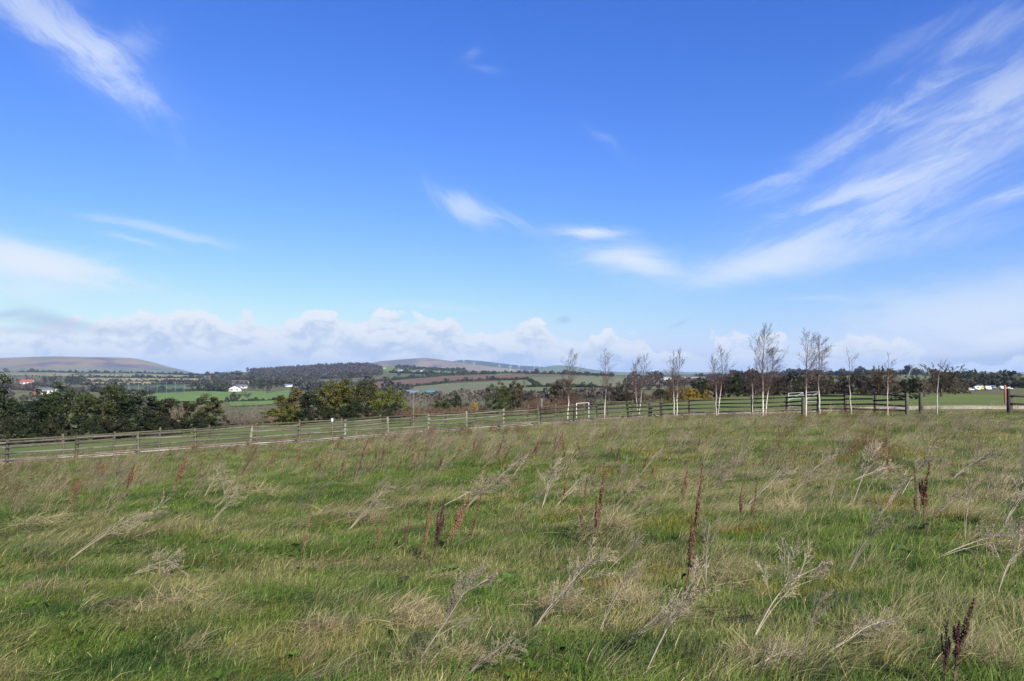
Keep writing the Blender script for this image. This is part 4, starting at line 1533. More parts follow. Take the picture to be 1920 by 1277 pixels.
# filler scrub behind the right-hand hedge line
for k, px in enumerate(np.linspace(1150, 1800, 30)):
    plant('scrub_bush', 'low brown scrub along the back of the right-hand pasture', 'bush', float(px), float(np.interp(px, [1150, 1250, 1350, 1480, 1690, 1800], [735, 728, 713, 704, 705, 714])) + float(rng.uniform(-3, 4)), float(np.interp(px, [1150, 1300, 1800], [150, 145, 142])), 34, 'bush' if k % 3 else 'shrub', [(0.055, 0.038, 0.028), (0.045, 0.034, 0.023), (0.085, 0.058, 0.045)][k % 3], 'scrub along the right-hand pasture', k)


for (grp, base_) in [('undergrowth below the left belt', 'dark belt-foot bush'), ('grey bare bushes left of the central clump', 'grey leafless bush'), ('bushes below the central clump', 'dark clump-foot bush'), ('red-brown brambles', 'red-brown bramble'), ('bare bushes in the valley behind the brambles', 'greyish hollow bush'), ('reddish shrubs behind the corner post', 'reddish leafless shrub'), ('scrub along the right-hand pasture', 'low brown scrub')]:
    label_by_mark([o for o in COL.objects if o.get('group') == grp], base_, True)


# ------------------------------------------------------------------ far hedgerows, trees and woods
def far_bush_mesh(seed, n=54):
    r = np.random.default_rng(seed)
    mb = MB()
    p = r.normal(size=(n, 3))
    p /= np.linalg.norm(p, axis=1, keepdims=True)
    p *= r.uniform(0.35, 1.0, (n, 1)) * np.array([0.5, 0.5, 0.42])
    p[:, 2] += 0.45
    mb.cards(p, 0.27, r.uniform(0.7, 1.25, (n, 1)) * np.ones((1, 3)))
    return np.concatenate(mb.v), np.concatenate(mb.q), np.concatenate(mb.c)


FARB = [far_bush_mesh(300 + i) for i in range(6)]


def clump_line(name, label, pxs, hgt, color, cat='hedge', group=None, ymin=170.0, dens=1.0, var=0.45, kind=None):
    """a hedge of many small bushes following a line of pixels laid on the ground"""
    pts = [hit(px, py, ymin) for (px, py) in pxs]
    mb = MB()
    for a, b in zip(pts[:-1], pts[1:]):
        L = (b - a).length
        n = max(2, min(160, int(L / (hgt * 0.75) * dens)))
        for k in range(n):
            t = (k + float(rng.random())) / n
            p = a + (b - a) * t
            z = h1(p.x, p.y)
            h = hgt * float(np.exp(rng.normal(0, var)))
            h = min(h, hgt * 2.6)
            v, q, c = FARB[int(rng.integers(0, 6))]
            an = float(rng.uniform(0, 6.28))
            ca, sa = math.cos(an), math.sin(an)
            w = h * float(rng.uniform(0.8, 1.4))
            vv = np.c_[(v[:, 0] * ca - v[:, 1] * sa) * w, (v[:, 0] * sa + v[:, 1] * ca) * w, v[:, 2] * h]
            mb.add(vv + np.array([p.x, p.y, z]), q, None, c * rng.uniform(0.75, 1.25))
    o = mb.build(name, M['leaf'])
    add_color(o, color)
    if kind:
        o['kind'] = kind
    else:
        tag(o, label, cat, group)
    return o


HB = (0.062, 0.058, 0.036)
HG = (0.045, 0.055, 0.026)
HR = (0.095, 0.065, 0.045)
HEDGES = [
    ('dark hedge along the crest below the heather hill', [(-60, 699), (60, 697), (150, 700), (280, 700), (420, 704)], 5.5, HG, 1.2),
    ('hedge between the two tan hillside fields on the left', [(150, 708), (260, 708.5), (390, 709.5)], 4.5, HG, 1.2),
    ('dark hedge below the pale stubble field on the left', [(150, 716), (280, 715.5), (390, 716)], 4.0, HB, 1.3),
    ('hedge line just above the ball netting', [(150, 722), (260, 723), (345, 721), (420, 716)], 4.5, HB, 1.3),
    ('hedge along the top of the bright green valley field', [(270, 737), (345, 734), (400, 732), (440, 733)], 4.0, HG, 1.5),
    ('dark hedge at the foot of the ball netting', [(190, 738), (250, 740), (290, 739)], 4.0, HB, 1.5),
    ('hedge between the two bright green valley fields', [(425, 754), (470, 753), (530, 751)], 1.8, HG, 1.5),
    ('tall brown hedge in front of the white gabled house', [(385, 733), (420, 734), (425, 735)], 6.0, HG, 1.6),
    ('thick brown hedge under the wooded hill', [(400, 712), (480, 714), (560, 711), (640, 710), (700, 708)], 6.5, HB, 1.3),
    ('hedge at the bottom of the wooded hill', [(480, 721), (560, 724), (640, 722), (700, 719)], 6.5, HB, 1.3),
    ('scrubby hedge left of the central clump, below the barns', [(560, 731), (640, 735), (720, 736), (770, 731)], 6.0, HB, 1.3),
    ('dark hedge along the top of the ploughed field', [(690, 717), (760, 711), (830, 705), (900, 702), (985, 700)], 4.2, HG, 1.3),
    ('dark hedge between the ploughed field and the grey grazing', [(720, 731), (790, 723), (860, 716), (930, 713), (985, 711.5)], 3.0, HG, 1.4),
    ('short hedge running down the grey grazing from the crest', [(985, 711), (1000, 719), (1010, 725)], 2.2, HG, 1.6),
    ('hedge across the middle of the grey grazing', [(975, 727), (1030, 726), (1100, 727), (1145, 727)], 2.4, HG, 1.5),
    ('reddish hedge along the skyline behind the first birch', [(985, 701), (1040, 702), (1100, 703.5), (1150, 706)], 5.0, HR, 1.3),
    ('hedge on the green slope under the far turbines', [(730, 699), (800, 702), (870, 702.5), (930, 702)], 5.5, HG, 1.2),
    ('hedge across the upper green slope of the wooded hill', [(745, 686), (800, 692), (870, 696)], 6.0, HG, 1.2),
    ('tree hedge behind the birches on the far plain', [(1180, 712), (1250, 712), (1330, 711), (1420, 709)], 6.5, HR, 1.4),
    ('long dark hedge on the right-hand plain', [(1430, 705), (1540, 704), (1680, 703), (1800, 704)], 7.0, HB, 1.3),
    ('hedge behind the parked vehicles on the right', [(1790, 727), (1850, 726), (1940, 728)], 3.5, HB, 1.8),
    ('hedge on the hillside above the parked vehicles', [(1800, 716), (1850, 719), (1940, 720)], 4.5, HG, 1.5),
    ('scrubby hedge between netting and central clump', [(350, 726), (380, 724), (425, 721)], 4.5, HB, 1.5),
    ('low hedge right of the pale ruined house', [(100, 733), (150, 735), (200, 735)], 5.0, HB, 1.6),
    ('scrub line above the pale ruined house', [(-10, 722), (60, 725), (110, 726)], 4.0, HB, 1.6),
    ('hedge on the rough slope below the red-roofed house', [(-10, 729), (40, 731), (75, 733)], 5.0, HR, 1.6),
]
for (lb, pl, hg, cl_, dn) in HEDGES:
    clump_line('hedgerow', lb, pl, hg, cl_, 'hedge', 'hedgerows across the far fields', 170.0, dn)


def far_tree(px, base_y, top_y, wpx, color, label, kind='tree', group='single far-off trees', ymin=200.0):
    b = hit(px, base_y, ymin)
    hgt = (base_y - top_y) * b.y / F
    wm = wpx * b.y / F
    nm = {'tree': 'far_tree', 'cone': 'conifer_tree', 'bare': 'bare_tree'}[kind]
    me = {'tree': CROWN, 'cone': CONE, 'bare': BARE}[kind]
    me = me[int(rng.integers(0, len(me)))]
    o = link(nm, me, None, b)
    o.rotation_euler = (0, 0, float(rng.uniform(0, 6.28)))
    wid = 0.9 if kind != 'cone' else 0.6
    o.scale = (wm / wid, wm / wid, hgt)
    add_color(o, color)
    return tag(o, label, 'tree', group)


FT = [
    (140, 721, 694, 22, HG, 'dark pointed conifer beside the rounded trees right of the red-roofed house', 'cone'),
    (152, 720, 703, 18, HG, 'dark bushy tree right of the pointed conifer on the left slope', 'tree'),
    (128, 721, 704, 18, HG, 'dark bushy tree left of the pointed conifer on the left slope', 'tree'),
    (100, 722, 699, 34, (0.085, 0.075, 0.055), 'grey-brown leafless tree right of the red-roofed house', 'bare'),
    (85, 722, 703, 30, (0.08, 0.07, 0.05), 'grey-brown leafless tree close to the red-roofed house', 'bare'),
    (11, 698, 690, 11, HG, 'small dark tree on the crest near the left edge', 'tree'),
    (60, 698, 690, 14, HG, 'small dark tree on the crest above the red-roofed house', 'tree'),
    (215, 700, 694, 5, HG, 'left one of four dots of trees on the crest below the heather hill', 'tree'),
    (226, 700, 694, 5, HG, 'second of four dots of trees on the crest below the heather hill', 'tree'),
    (246, 700.5, 695, 4, HG, 'third of four dots of trees on the crest below the heather hill', 'tree'),
    (259, 700.5, 696, 6, HG, 'last of four dots of trees on the crest below the heather hill', 'tree'),
    (220, 717, 709, 12, HG, 'dark bush tree in the pale stubble field', 'tree'),
    (464, 697, 688, 8, HG, 'small dark conifer at the left foot of the wooded hill', 'tree'),
    (476, 697, 689, 10, HG, 'dark conifer at the left foot of the wooded hill, second in line', 'tree'),
    (420, 705, 697, 13, HG, 'dark tree group leader left of the wooded hill', 'tree'),
    (432, 705, 696, 14, HG, 'dark round tree left of the wooded hill', 'tree'),
    (446, 706, 695, 22, HB, 'broad brown tree left of the wooded hill', 'tree'),
    (559, 690, 682, 7, HG, 'lone dark pine left of centre on the wooded ridge', 'tree'),
    (598, 686, 678, 8, HG, 'dark pine on the wooded ridge above the small white house', 'tree'),
    (611, 685, 678, 6, HG, 'second dark pine on the wooded ridge', 'tree'),
    (634, 684, 677, 6, HG, 'third dark pine on the wooded ridge', 'tree'),
    (656, 684, 678, 16, HG, 'left half of the dark pine knot on top of the wooded hill', 'tree'),
    (668, 684, 678, 16, HG, 'right half of the dark pine knot on top of the wooded hill', 'tree'),
    (716, 703, 693, 9, HG, 'dark tree where the wood meets the green slope', 'tree'),
    (748, 705, 698, 11, HG, 'dark tree below the hilltop farmhouses', 'tree'),
    (835, 717, 709, 9, HG, 'small dark bush tree on the edge of the ploughed field', 'tree'),
    (914, 712, 705, 7, HG, 'small tree on the hedge right of the ploughed field', 'tree'),
    (1006, 701, 691, 8, HB, 'lone tree on the skyline left of the first birch', 'tree'),
    (1025, 702, 698, 4, HG, 'tiny dark tree on the skyline right of the lone tree', 'tree'),
    (1011, 726, 716, 8, HG, 'dark bush on the hedge crossing the grey grazing', 'tree'),
    (1100, 705, 697, 9, HG, 'dark skyline tree left of the second birch', 'tree'),
    (1120, 707, 699, 10, HG, 'dark round skyline tree just left of the second birch', 'tree'),
    (1145, 707, 698, 10, HB, 'brown skyline tree right of the second birch', 'tree'),
    (408, 733, 712, 16, HG, 'dark tree left of the white gabled house', 'tree'),
    (392, 734, 716, 18, HG, 'broad dark tree second left of the white gabled house', 'tree'),
    (475, 731, 706, 20, HB, 'tall brown tree right of the white gabled house', 'tree'),
    (490, 733, 708, 20, HG, 'dark tree between white house and farm sheds', 'tree'),
    (505, 735, 712, 18, HB, 'rounded brown tree beside the farm sheds', 'tree'),
    (463, 752, 730, 22, (0.11, 0.10, 0.08), 'grey leafless tree standing in the bright green field', 'bare'),
    (440, 753, 735, 30, (0.075, 0.065, 0.045), 'dark scrub tree at the edge of the bright green field', 'tree'),
    (520, 726, 708, 14, HG, 'dark tree left of the white farm sheds', 'tree'),
    (1818, 707, 694, 18, (0.05, 0.052, 0.036), 'large dark tree at the left end of the right-hand ridge', 'tree'),
    (1842, 707, 696, 18, (0.055, 0.05, 0.036), 'dark tree second from the left on the right-hand ridge', 'tree'),
    (1860, 708, 697, 16, (0.055, 0.05, 0.036), 'dark tree in the middle of the right-hand ridge', 'tree'),
    (1876, 708, 694, 20, (0.06, 0.05, 0.04), 'tall brownish tree on the right-hand ridge', 'tree'),
    (1896, 708, 697, 18, (0.06, 0.05, 0.04), 'brownish tree near the right end of the right-hand ridge', 'tree'),
    (1912, 708, 699, 12, (0.05, 0.05, 0.036), 'last dark tree on the right-hand ridge by the picture edge', 'tree'),
    (1718, 706, 698, 10, HG, 'small dark tree under the arched ride', 'tree'),
    (1735, 706, 700, 10, HG, 'small dark tree right under the end of the arched ride', 'tree'),
    (1820, 726, 706, 22, (0.06, 0.058, 0.04), 'grey tree left of the parked vehicles', 'tree'),
    (1840, 727, 708, 22, (0.045, 0.05, 0.03), 'dark tree behind the parked vehicles', 'tree'),
    (1853, 722, 704, 10, HG, 'slim dark tree above the parked vehicles', 'tree'),
    (1893, 724, 708, 8, HG, 'slim tree at the far right above the vehicles', 'tree'),
]
for f_ in FT:
    far_tree(*f_)


def scatter_wood(name, poly_rows, n, hgt, color, ymin=200.0):
    """a far wood that reads as one mass: many small crowns joined"""
    mb = MB()
    for k in range(n):
        px = float(rng.uniform(poly_rows[0][0], poly_rows[-1][0]))
        y0 = np.interp(px, [p[0] for p in poly_rows], [p[1] for p in poly_rows])
        y1 = np.interp(px, [p[0] for p in poly_rows], [p[2] for p in poly_rows])
        p = hit(px, float(rng.uniform(y0, y1)), ymin)
        v, q, c = FARB[int(rng.integers(0, 6))]
        h = hgt * float(rng.uniform(0.6, 1.25))
        w = h * float(rng.uniform(0.7, 1.1))
        mb.add(v * np.array([w, w, h]) + np.array([p.x, p.y, p.z]), q, None, c * rng.uniform(0.75, 1.3))
    o = mb.build(name, M['leaf'])
    add_color(o, color, 0)
    o['kind'] = 'stuff'
    return o


scatter_wood('woods', [(470, 694, 706), (560, 689, 710), (640, 684.5, 710), (690, 683.5, 706), (715, 692, 704)], 1500, 13, (0.062, 0.048, 0.042))
scatter_wood('woods', [(395, 704, 710), (430, 702, 711), (520, 700, 712), (600, 705, 714)], 240, 9, (0.06, 0.06, 0.035))
scatter_wood('woods', [(740, 689, 693), (800, 691, 696), (880, 695.5, 698)], 120, 9, (0.05, 0.055, 0.03))
scatter_wood('undergrowth', [(-20, 726, 775), (120, 734, 775), (200, 742, 775), (290, 755, 775)], 260, 5, (0.075, 0.068, 0.045))
scatter_wood('undergrowth', [(545, 728, 760), (700, 735, 755), (760, 738, 752)], 200, 5, (0.075, 0.07, 0.048))
scatter_wood('undergrowth', [(740, 741, 756), (860, 738, 756), (980, 738, 754), (1080, 738, 752), (1150, 738, 748)], 300, 5, (0.095, 0.08, 0.062))
scatter_wood('undergrowth', [(385, 717, 730), (460, 718, 726), (540, 714, 726), (700, 713, 728)], 260, 5.5, (0.07, 0.065, 0.042))
scatter_wood('undergrowth', [(0, 702, 722), (90, 706, 722), (150, 709, 722)], 120, 5, (0.08, 0.07, 0.045))
scatter_wood('undergrowth', [(160, 703, 722), (280, 704, 722), (390, 706, 722)], 150, 4, (0.06, 0.06, 0.034))
scatter_wood('undergrowth', [(1170, 714, 735), (1300, 713, 725), (1480, 708, 722)], 260, 6, (0.085, 0.062, 0.048))


# ------------------------------------------------------------------ far buildings
def gable_house(name, label, px, base_y, wpx, hpx, wall, roof, depth=0.6, rz=0.0, windows=0, chimney=False, ymin=170.0, roof_k=0.45, cat='house', gable_front=False, group=None):
    b = hit(px, base_y, ymin)
    s = b.y / F
    w, hh = wpx * s, hpx * s
    d = w * depth
    t = thing(name, label, cat, b, rz, group)
    we = hh * (1 - roof_k)
    mb = MB()
    if gable_front:
        v = [(-w / 2, -d / 2, -1), (w / 2, -d / 2, -1), (w / 2, d / 2, -1), (-w / 2, d / 2, -1), (-w / 2, -d / 2, we), (w / 2, -d / 2, we), (w / 2, d / 2, we), (-w / 2, d / 2, we), (0, -d / 2, hh), (0, d / 2, hh)]
        mb.add(v, [(0, 1, 5, 4), (1, 2, 6, 5), (2, 3, 7, 6), (3, 0, 4, 7)], [(4, 5, 8), (6, 7, 9)])
        rv = [(-w / 2 * 1.06, -d / 2 * 1.05, we * 0.97), (0, -d / 2 * 1.05, hh * 1.03), (0, d / 2 * 1.05, hh * 1.03), (-w / 2 * 1.06, d / 2 * 1.05, we * 0.97), (w / 2 * 1.06, -d / 2 * 1.05, we * 0.97), (w / 2 * 1.06, d / 2 * 1.05, we * 0.97)]
        rq = [(0, 1, 2, 3), (1, 4, 5, 2)]
    else:
        v = [(-w / 2, -d / 2, -1), (w / 2, -d / 2, -1), (w / 2, d / 2, -1), (-w / 2, d / 2, -1), (-w / 2, -d / 2, we), (w / 2, -d / 2, we), (w / 2, d / 2, we), (-w / 2, d / 2, we), (-w / 2, 0, hh), (w / 2, 0, hh)]
        mb.add(v, [(0, 1, 5, 4), (1, 2, 6, 5), (2, 3, 7, 6), (3, 0, 4, 7)], [(7, 4, 8), (5, 6, 9)])
        rv = [(-w / 2 * 1.04, -d / 2 * 1.1, we * 0.95), (w / 2 * 1.04, -d / 2 * 1.1, we * 0.95), (w / 2 * 1.04, 0, hh * 1.03), (-w / 2 * 1.04, 0, hh * 1.03), (-w / 2 * 1.04, d / 2 * 1.1, we * 0.95), (w / 2 * 1.04, d / 2 * 1.1, we * 0.95)]
        rq = [(0, 1, 2, 3), (3, 2, 5, 4)]
    mb.build('wall', wall, t)
    n = len(rv)
    rv2 = rv + [(x, y, z - 0.25) for (x, y, z) in rv]
    rq2 = rq + [tuple(reversed([i + n for i in q_])) for q_ in rq]
    rm = MB().add(rv2, rq2).build('roof', roof, t)
    for k in range(windows):
        x = (k - (windows - 1) / 2) * w / max(windows, 1) * 0.9
        MB().box((x, -d / 2 - 0.03, we * 0.55), (w / windows * 0.38, 0.12, we * 0.42)).build('window', M['glass'], t)
    if chimney:
        MB().box((w * 0.3, 0, hh * 1.05), (w * 0.07, w * 0.07, hh * 0.3)).build('chimney', wall, t)
    return t


gable_house('farmhouse', 'white cottage with bright red roof on the left slope', 51, 720.5, 22, 9, M['white'], M['redroof'], 0.5, 0.15, 3, roof_k=0.5)
gable_house('ruined_house', 'pale roofless-looking house half hidden behind the left tree belt', 88, 739.5, 36, 12, M['cream'], M['slate'], 0.4, -0.1, 4, roof_k=0.25)
gable_house('garage', 'small orange brick outhouse left of the pale ruined house', 68, 740, 8, 7, M['brick'], M['redroof'], 0.8, 0.0, 0)
gable_house('gabled_house', 'white gabled bungalow with dark windows above the green valley field', 441, 734, 22, 10.5, M['white'], M['slate'], 0.9, 0.2, 2, False, gable_front=True)
gable_house('bungalow', 'pale grey wing behind the white gabled bungalow', 453, 728, 20, 7, M['cream'], M['slate'], 0.5, 0.1, 2)
gable_house('bungalow', 'white house among trees above the gabled bungalow', 434, 723, 9, 4.5, M['white'], M['slate'], 0.6)
gable_house('bungalow', 'small cream house in the trees right of the gabled bungalow', 468, 718, 10, 4, M['cream'], M['slate'], 0.6)
gable_house('farm_shed', 'long white farm shed at the left of the central sheds', 541, 725, 14, 5, M['white'], M['bluegrey'], 0.5)
gable_house('farm_shed', 'white farm shed at the right of the central sheds', 557, 723, 12, 4.5, M['white'], M['white'], 0.5, 0.2)
gable_house('bungalow', 'tiny white house inside the wooded hillside', 602, 700, 5, 4, M['white'], M['slate'], 0.7, ymin=1200)
gable_house('bungalow', 'white house on the green slope, left of three', 752, 696, 13, 4, M['white'], M['slate'], 0.4, ymin=1200)
gable_house('bungalow', 'tall white house on the green slope, middle of three', 776, 699, 7, 5, M['white'], M['slate'], 0.7, ymin=1200)
gable_house('bungalow', 'faint white house on the green slope near the crest, upper one', 720, 691, 7, 3, M['cream'], M['slate'], 0.6, ymin=1200)
gable_house('bungalow', 'pale house at the right of the three on the green slope', 790, 697, 9, 4, M['cream'], M['slate'], 0.5, ymin=1200)
gable_house('bungalow', 'white house on the right of the green slope under the brown hill', 862, 697, 7, 3, M['white'], M['slate'], 0.6, ymin=1200)
gable_house('farm_shed', 'blue-grey farm shed in the hollow right of the central clump', 774, 741, 22, 9, M['bluegrey'], M['bluegrey'], 0.5)
gable_house('farm_shed', 'teal farm shed in the hollow right of the central clump', 811, 740, 22, 9, M['teal'], M['teal'], 0.5)
gable_house('warehouse', 'long pale warehouse behind the twin-stemmed birch, left one', 1248, 712.5, 22, 6, M['cream'], M['steel'], 0.3)
gable_house('warehouse', 'long pale warehouse on the plain, middle one', 1275, 711.5, 20, 5, M['white'], M['steel'], 0.3)
gable_house('warehouse', 'long pale warehouse on the plain, right one', 1306, 711.5, 30, 5, M['cream'], M['steel'], 0.3)
gable_house('bungalow', 'white house under the trees of the right-hand ridge', 1829, 708, 10, 5, M['white'], M['slate'], 0.5)
gable_house('bungalow', 'grey roofed cream house left of the parked vehicles', 1800, 722, 16, 4, M['cream'], M['steel'], 0.4)


# parked vehicles on the right
def vehicle(px, base_y, wpx, hpx, body, label, van=True):
    b = hit(px, base_y, 150.0)
    s = b.y / F
    L, hh = wpx * s, hpx * s
    wd = min(2.0, L * 0.42)
    t = thing('parked_vehicle', label, 'vehicle', b, float(rng.uniform(-0.3, 0.3)), 'vehicles parked on the right-hand slope')
    t.location.z += 0.05
    prof = [(-0.5, 0.18), (0.5, 0.18), (0.5, 0.55), (0.40, 0.62), (0.30, 0.96), (-0.44, 1.0), (-0.5, 0.9)] if van else [(-0.5, 0.2), (0.5, 0.2), (0.5, 0.52), (0.27, 0.6), (0.12, 1.0), (-0.28, 1.0), (-0.46, 0.6)]
    v = [(x * L, y * wd / 2, z * hh) for y in (-1, 1) for (x, z) in prof]
    n = len(prof)
    mb = MB().add(v, [(i, (i + 1) % n, n + (i + 1) % n, n + i) for i in range(n)], [(0, i + 1, i) for i in range(1, n - 1)] + [(n, n + i, n + i + 1) for i in range(1, n - 1)])
    mb.build('body', body, t)
    MB().box((0.05 * L, -wd / 2 - 0.01, hh * 0.74), (L * 0.4, 0.04, hh * 0.24)).build('window', M['glass'], t)
    for x in (-0.3, 0.3):
        MB().path([(x * L, -wd / 2 - 0.02, hh * 0.17), (x * L, wd / 2 + 0.02, hh * 0.17)], [hh * 0.17] * 2, 10).build('wheel', M['black'], t)


for (px, by, w, h, bd, lb, vn) in [
    (1819, 732.5, 13, 4.5, M['white'], 'low white vehicle at the left end of the parked row', False),
    (1832, 732.5, 12, 8, M['white'], 'tall white van second in the parked row', True),
    (1841, 731.5, 9, 7, M['yellow'], 'small yellowish vehicle in the middle of the parked row', True),
    (1852, 732, 13, 8, M['white'], 'white vehicle right of the yellowish one', True),
    (1861, 730, 12, 7, M['bluegrey'], 'blue-grey vehicle in the parked row', True),
    (1880, 731, 12, 7, M['white'], 'white van standing by itself left of the reddish pole', True),
    (1893, 731, 10, 5, M['white'], 'white car at the right end near the reddish pole', False),
    (1836, 727, 16, 5, M['bluegrey'], 'blue-grey lorry behind the white vans', True)]:
    vehicle(px, by, w, h, bd, lb, vn)


# ball netting
def netting():
    a, b = hit(204, 741, 200.0), hit(345, 737, 200.0)
    t = thing('ball_netting', 'tall blue-green ball netting on pale poles beyond the left belt', 'netting', a)
    d = b - a
    hgt = 21 * a.y / F
    n = 9
    for k in range(n):
        p = d * (k / (n - 1))
        p.z = h1(a.x + p.x, a.y + p.y) - a.z
        MB().path([p, p + Vector((0, 0, hgt * (1.0 if k % 3 else 1.12)))], [0.13, 0.09], 6).build('pole', M['steel'], t)
    # woven net: crossing cords
    p0, p1 = [], []
    for k in range(150):
        p = d * (k / 149)
        z = h1(a.x + p.x, a.y + p.y) - a.z
        p0.append((p.x, p.y, z + 1.0))
        p1.append((p.x, p.y, z + hgt * 0.92))
    for j in range(26):
        z = 1.0 + (hgt * 0.92 - 1.0) * j / 25
        for k in range(12):
            p, q = d * (k / 12), d * ((k + 1) / 12)
            p0.append((p.x, p.y, h1(a.x + p.x, a.y + p.y) - a.z + z))
            p1.append((q.x, q.y, h1(a.x + q.x, a.y + q.y) - a.z + z))
    o = MB().segs(p0, p1, 0.06, 0.06, 3).build('net', mat_plain('teal_net_cord', (0.03, 0.075, 0.08)), t)
    o['kind'] = 'stuff'


netting()


# arched ride on the right skyline
def ride():
    b = hit(1722, 704, 600.0)
    s = b.y / F
    t = thing('roller_coaster', 'thin arched roller coaster on the skyline right of the round holly bush', 'roller coaster', b)
    def P(px, py):
        return ((px - 1722) * s, 0.0, (704 - py) * s)
    pl = [(1703, 704), (1707, 694), (1711, 687), (1716, 683.2), (1722, 681.8), (1729, 682), (1735, 684), (1738, 690), (1740, 696), (1743, 704)]
    xs = np.array([P(*p) for p in pl])
    for dy in (-1.2, 1.2):
        MB().path(xs + np.array([0, dy, 0]), 0.55, 6).build('track_rail', M['steel'], t)
    for (p, q) in [((1722, 682.5), (1733, 704)), ((1725, 682.5), (1737, 704)), ((1711, 687), (1709, 704)), ((1735, 684), (1735, 704))]:
        MB().path([P(*p), P(*q)], 0.42, 5).build('support', M['steel'], t)


ride()


# wind turbines on the forest hill
def turbine(px, hub_y, base_y, dist, label, spin, r=5.0):
    u, w = ray(px, base_y)
    _, wh = ray(px, hub_y)
    b = Vector((u * dist, dist, EYE + w * dist))
    hgt = (wh - w) * dist
    t = thing('wind_turbine', label, 'wind turbine', b, 0.3, 'wind turbines on the dark ridge')
    k = hgt / 60.0
    MB().path([(0, 0, -25), (0, 0, hgt)], [2.0, 1.4], 8).build('tower', M['galv'], t)
    MB().box((0, 1, hgt + 1), (3, 8, 3)).build('nacelle', M['white'], t)
    for j in range(3):
        a = spin + j * 2 * math.pi / 3
        L = hgt * 0.62
        d = Vector((math.sin(a), 0, math.cos(a)))
        c = Vector((0, -5, hgt + 1))
        MB().beam(c, c + d * L * 0.45, 1.2, 2.4).beam(c + d * L * 0.45, c + d * L, 0.8, 1.3).build('blade', M['white'], t)


for (px, hy, by, ds, lb, sp) in [
    (869.5, 675.5, 681, 8100, 'faint wind turbine at the left end of the ridge', 0.2),
    (888.5, 681, 688, 7800, 'wind turbine second from the left on the ridge', 0.9),
    (936, 685.5, 691.5, 7700, 'wind turbine left of the largest-looking one', 0.0),
    (957, 688, 697, 7300, 'nearest and brightest wind turbine on the ridge', 0.5),
    (973, 685.5, 692, 7700, 'wind turbine right of the brightest one', 0.1),
    (1002, 683, 687.5, 8300, 'small wind turbine near the right end of the ridge', 1.1),
    (1012, 682.5, 688, 8300, 'last wind turbine at the right end of the ridge', 0.7)]:
    turbine(px, hy, by, ds, lb, sp)


# ================================================================== meadow plants
def tuft(name, seed, n, rad, l0, l1, lean, lean_s, bend, width, segs=3, dry=0.1, spread=0.6, mult=(0.7, 1.3)):
    """a tuft of grass leaning to +X (the wind), blades as narrow ribbons"""
    r = np.random.default_rng(seed)
    q = np.sqrt(r.random(n)) * rad
    a = r.uniform(0, 2 * math.pi, n)
    p = np.stack([q * np.cos(a), q * np.sin(a), np.full(n, -0.015)], 1)
    L = r.uniform(l0, l1, n)
    head = r.normal(0, spread, n)
    th = np.clip(r.normal(lean, lean_s, n), -0.4, 1.5)
    bd = bend * r.uniform(0.5, 1.5, n)
    wv = np.stack([-np.sin(head + r.normal(0, 0.7, n)), np.cos(head + r.normal(0, 0.7, n)), r.normal(0, 0.2, n)], 1)
    wv /= np.linalg.norm(wv, axis=1, keepdims=True)
    W = width * r.uniform(0.45, 1.6, n)
    rows = []
    for s in range(segs + 1):
        f = s / segs
        ww = W * (1 - f ** 1.6) * 0.5
        if s < segs:
            rows.append(p - wv * ww[:, None])
            rows.append(p + wv * ww[:, None])
        else:
            rows.append(p)
        d = np.stack([np.sin(th) * np.cos(head), np.sin(th) * np.sin(head), np.cos(th)], 1)
        p = p + d * (L / segs)[:, None]
        th = np.minimum(th + bd / segs, 1.85)
    k = len(rows)
    v = np.stack(rows, 1).reshape(-1, 3)
    base = (np.arange(n) * k)[:, None]
    qs = np.concatenate([base + np.array([[2 * s, 2 * s + 1, 2 * s + 3, 2 * s + 2]]) for s in range(segs - 1)], 0) if segs > 1 else None
    ts = base + np.array([[2 * (segs - 1), 2 * (segs - 1) + 1, 2 * segs]])
    c = np.zeros((n, 3))
    c[:, 0] = r.uniform(*mult, n)
    c[:, 1] = np.where(r.random(n) < dry, r.uniform(0.5, 1.0, n), r.uniform(0, 0.12, n))
    me = mesh_np(name, v, qs, ts, np.repeat(c, k, 0))
    me.materials.append(M['blade'])
    return me


def src_collection(name, meshes):
    c = bpy.data.collections.new(name)
    for i, me in enumerate(meshes):
        c.objects.link(bpy.data.objects.new('%s_source_%02d' % (name, i), me))
    return c


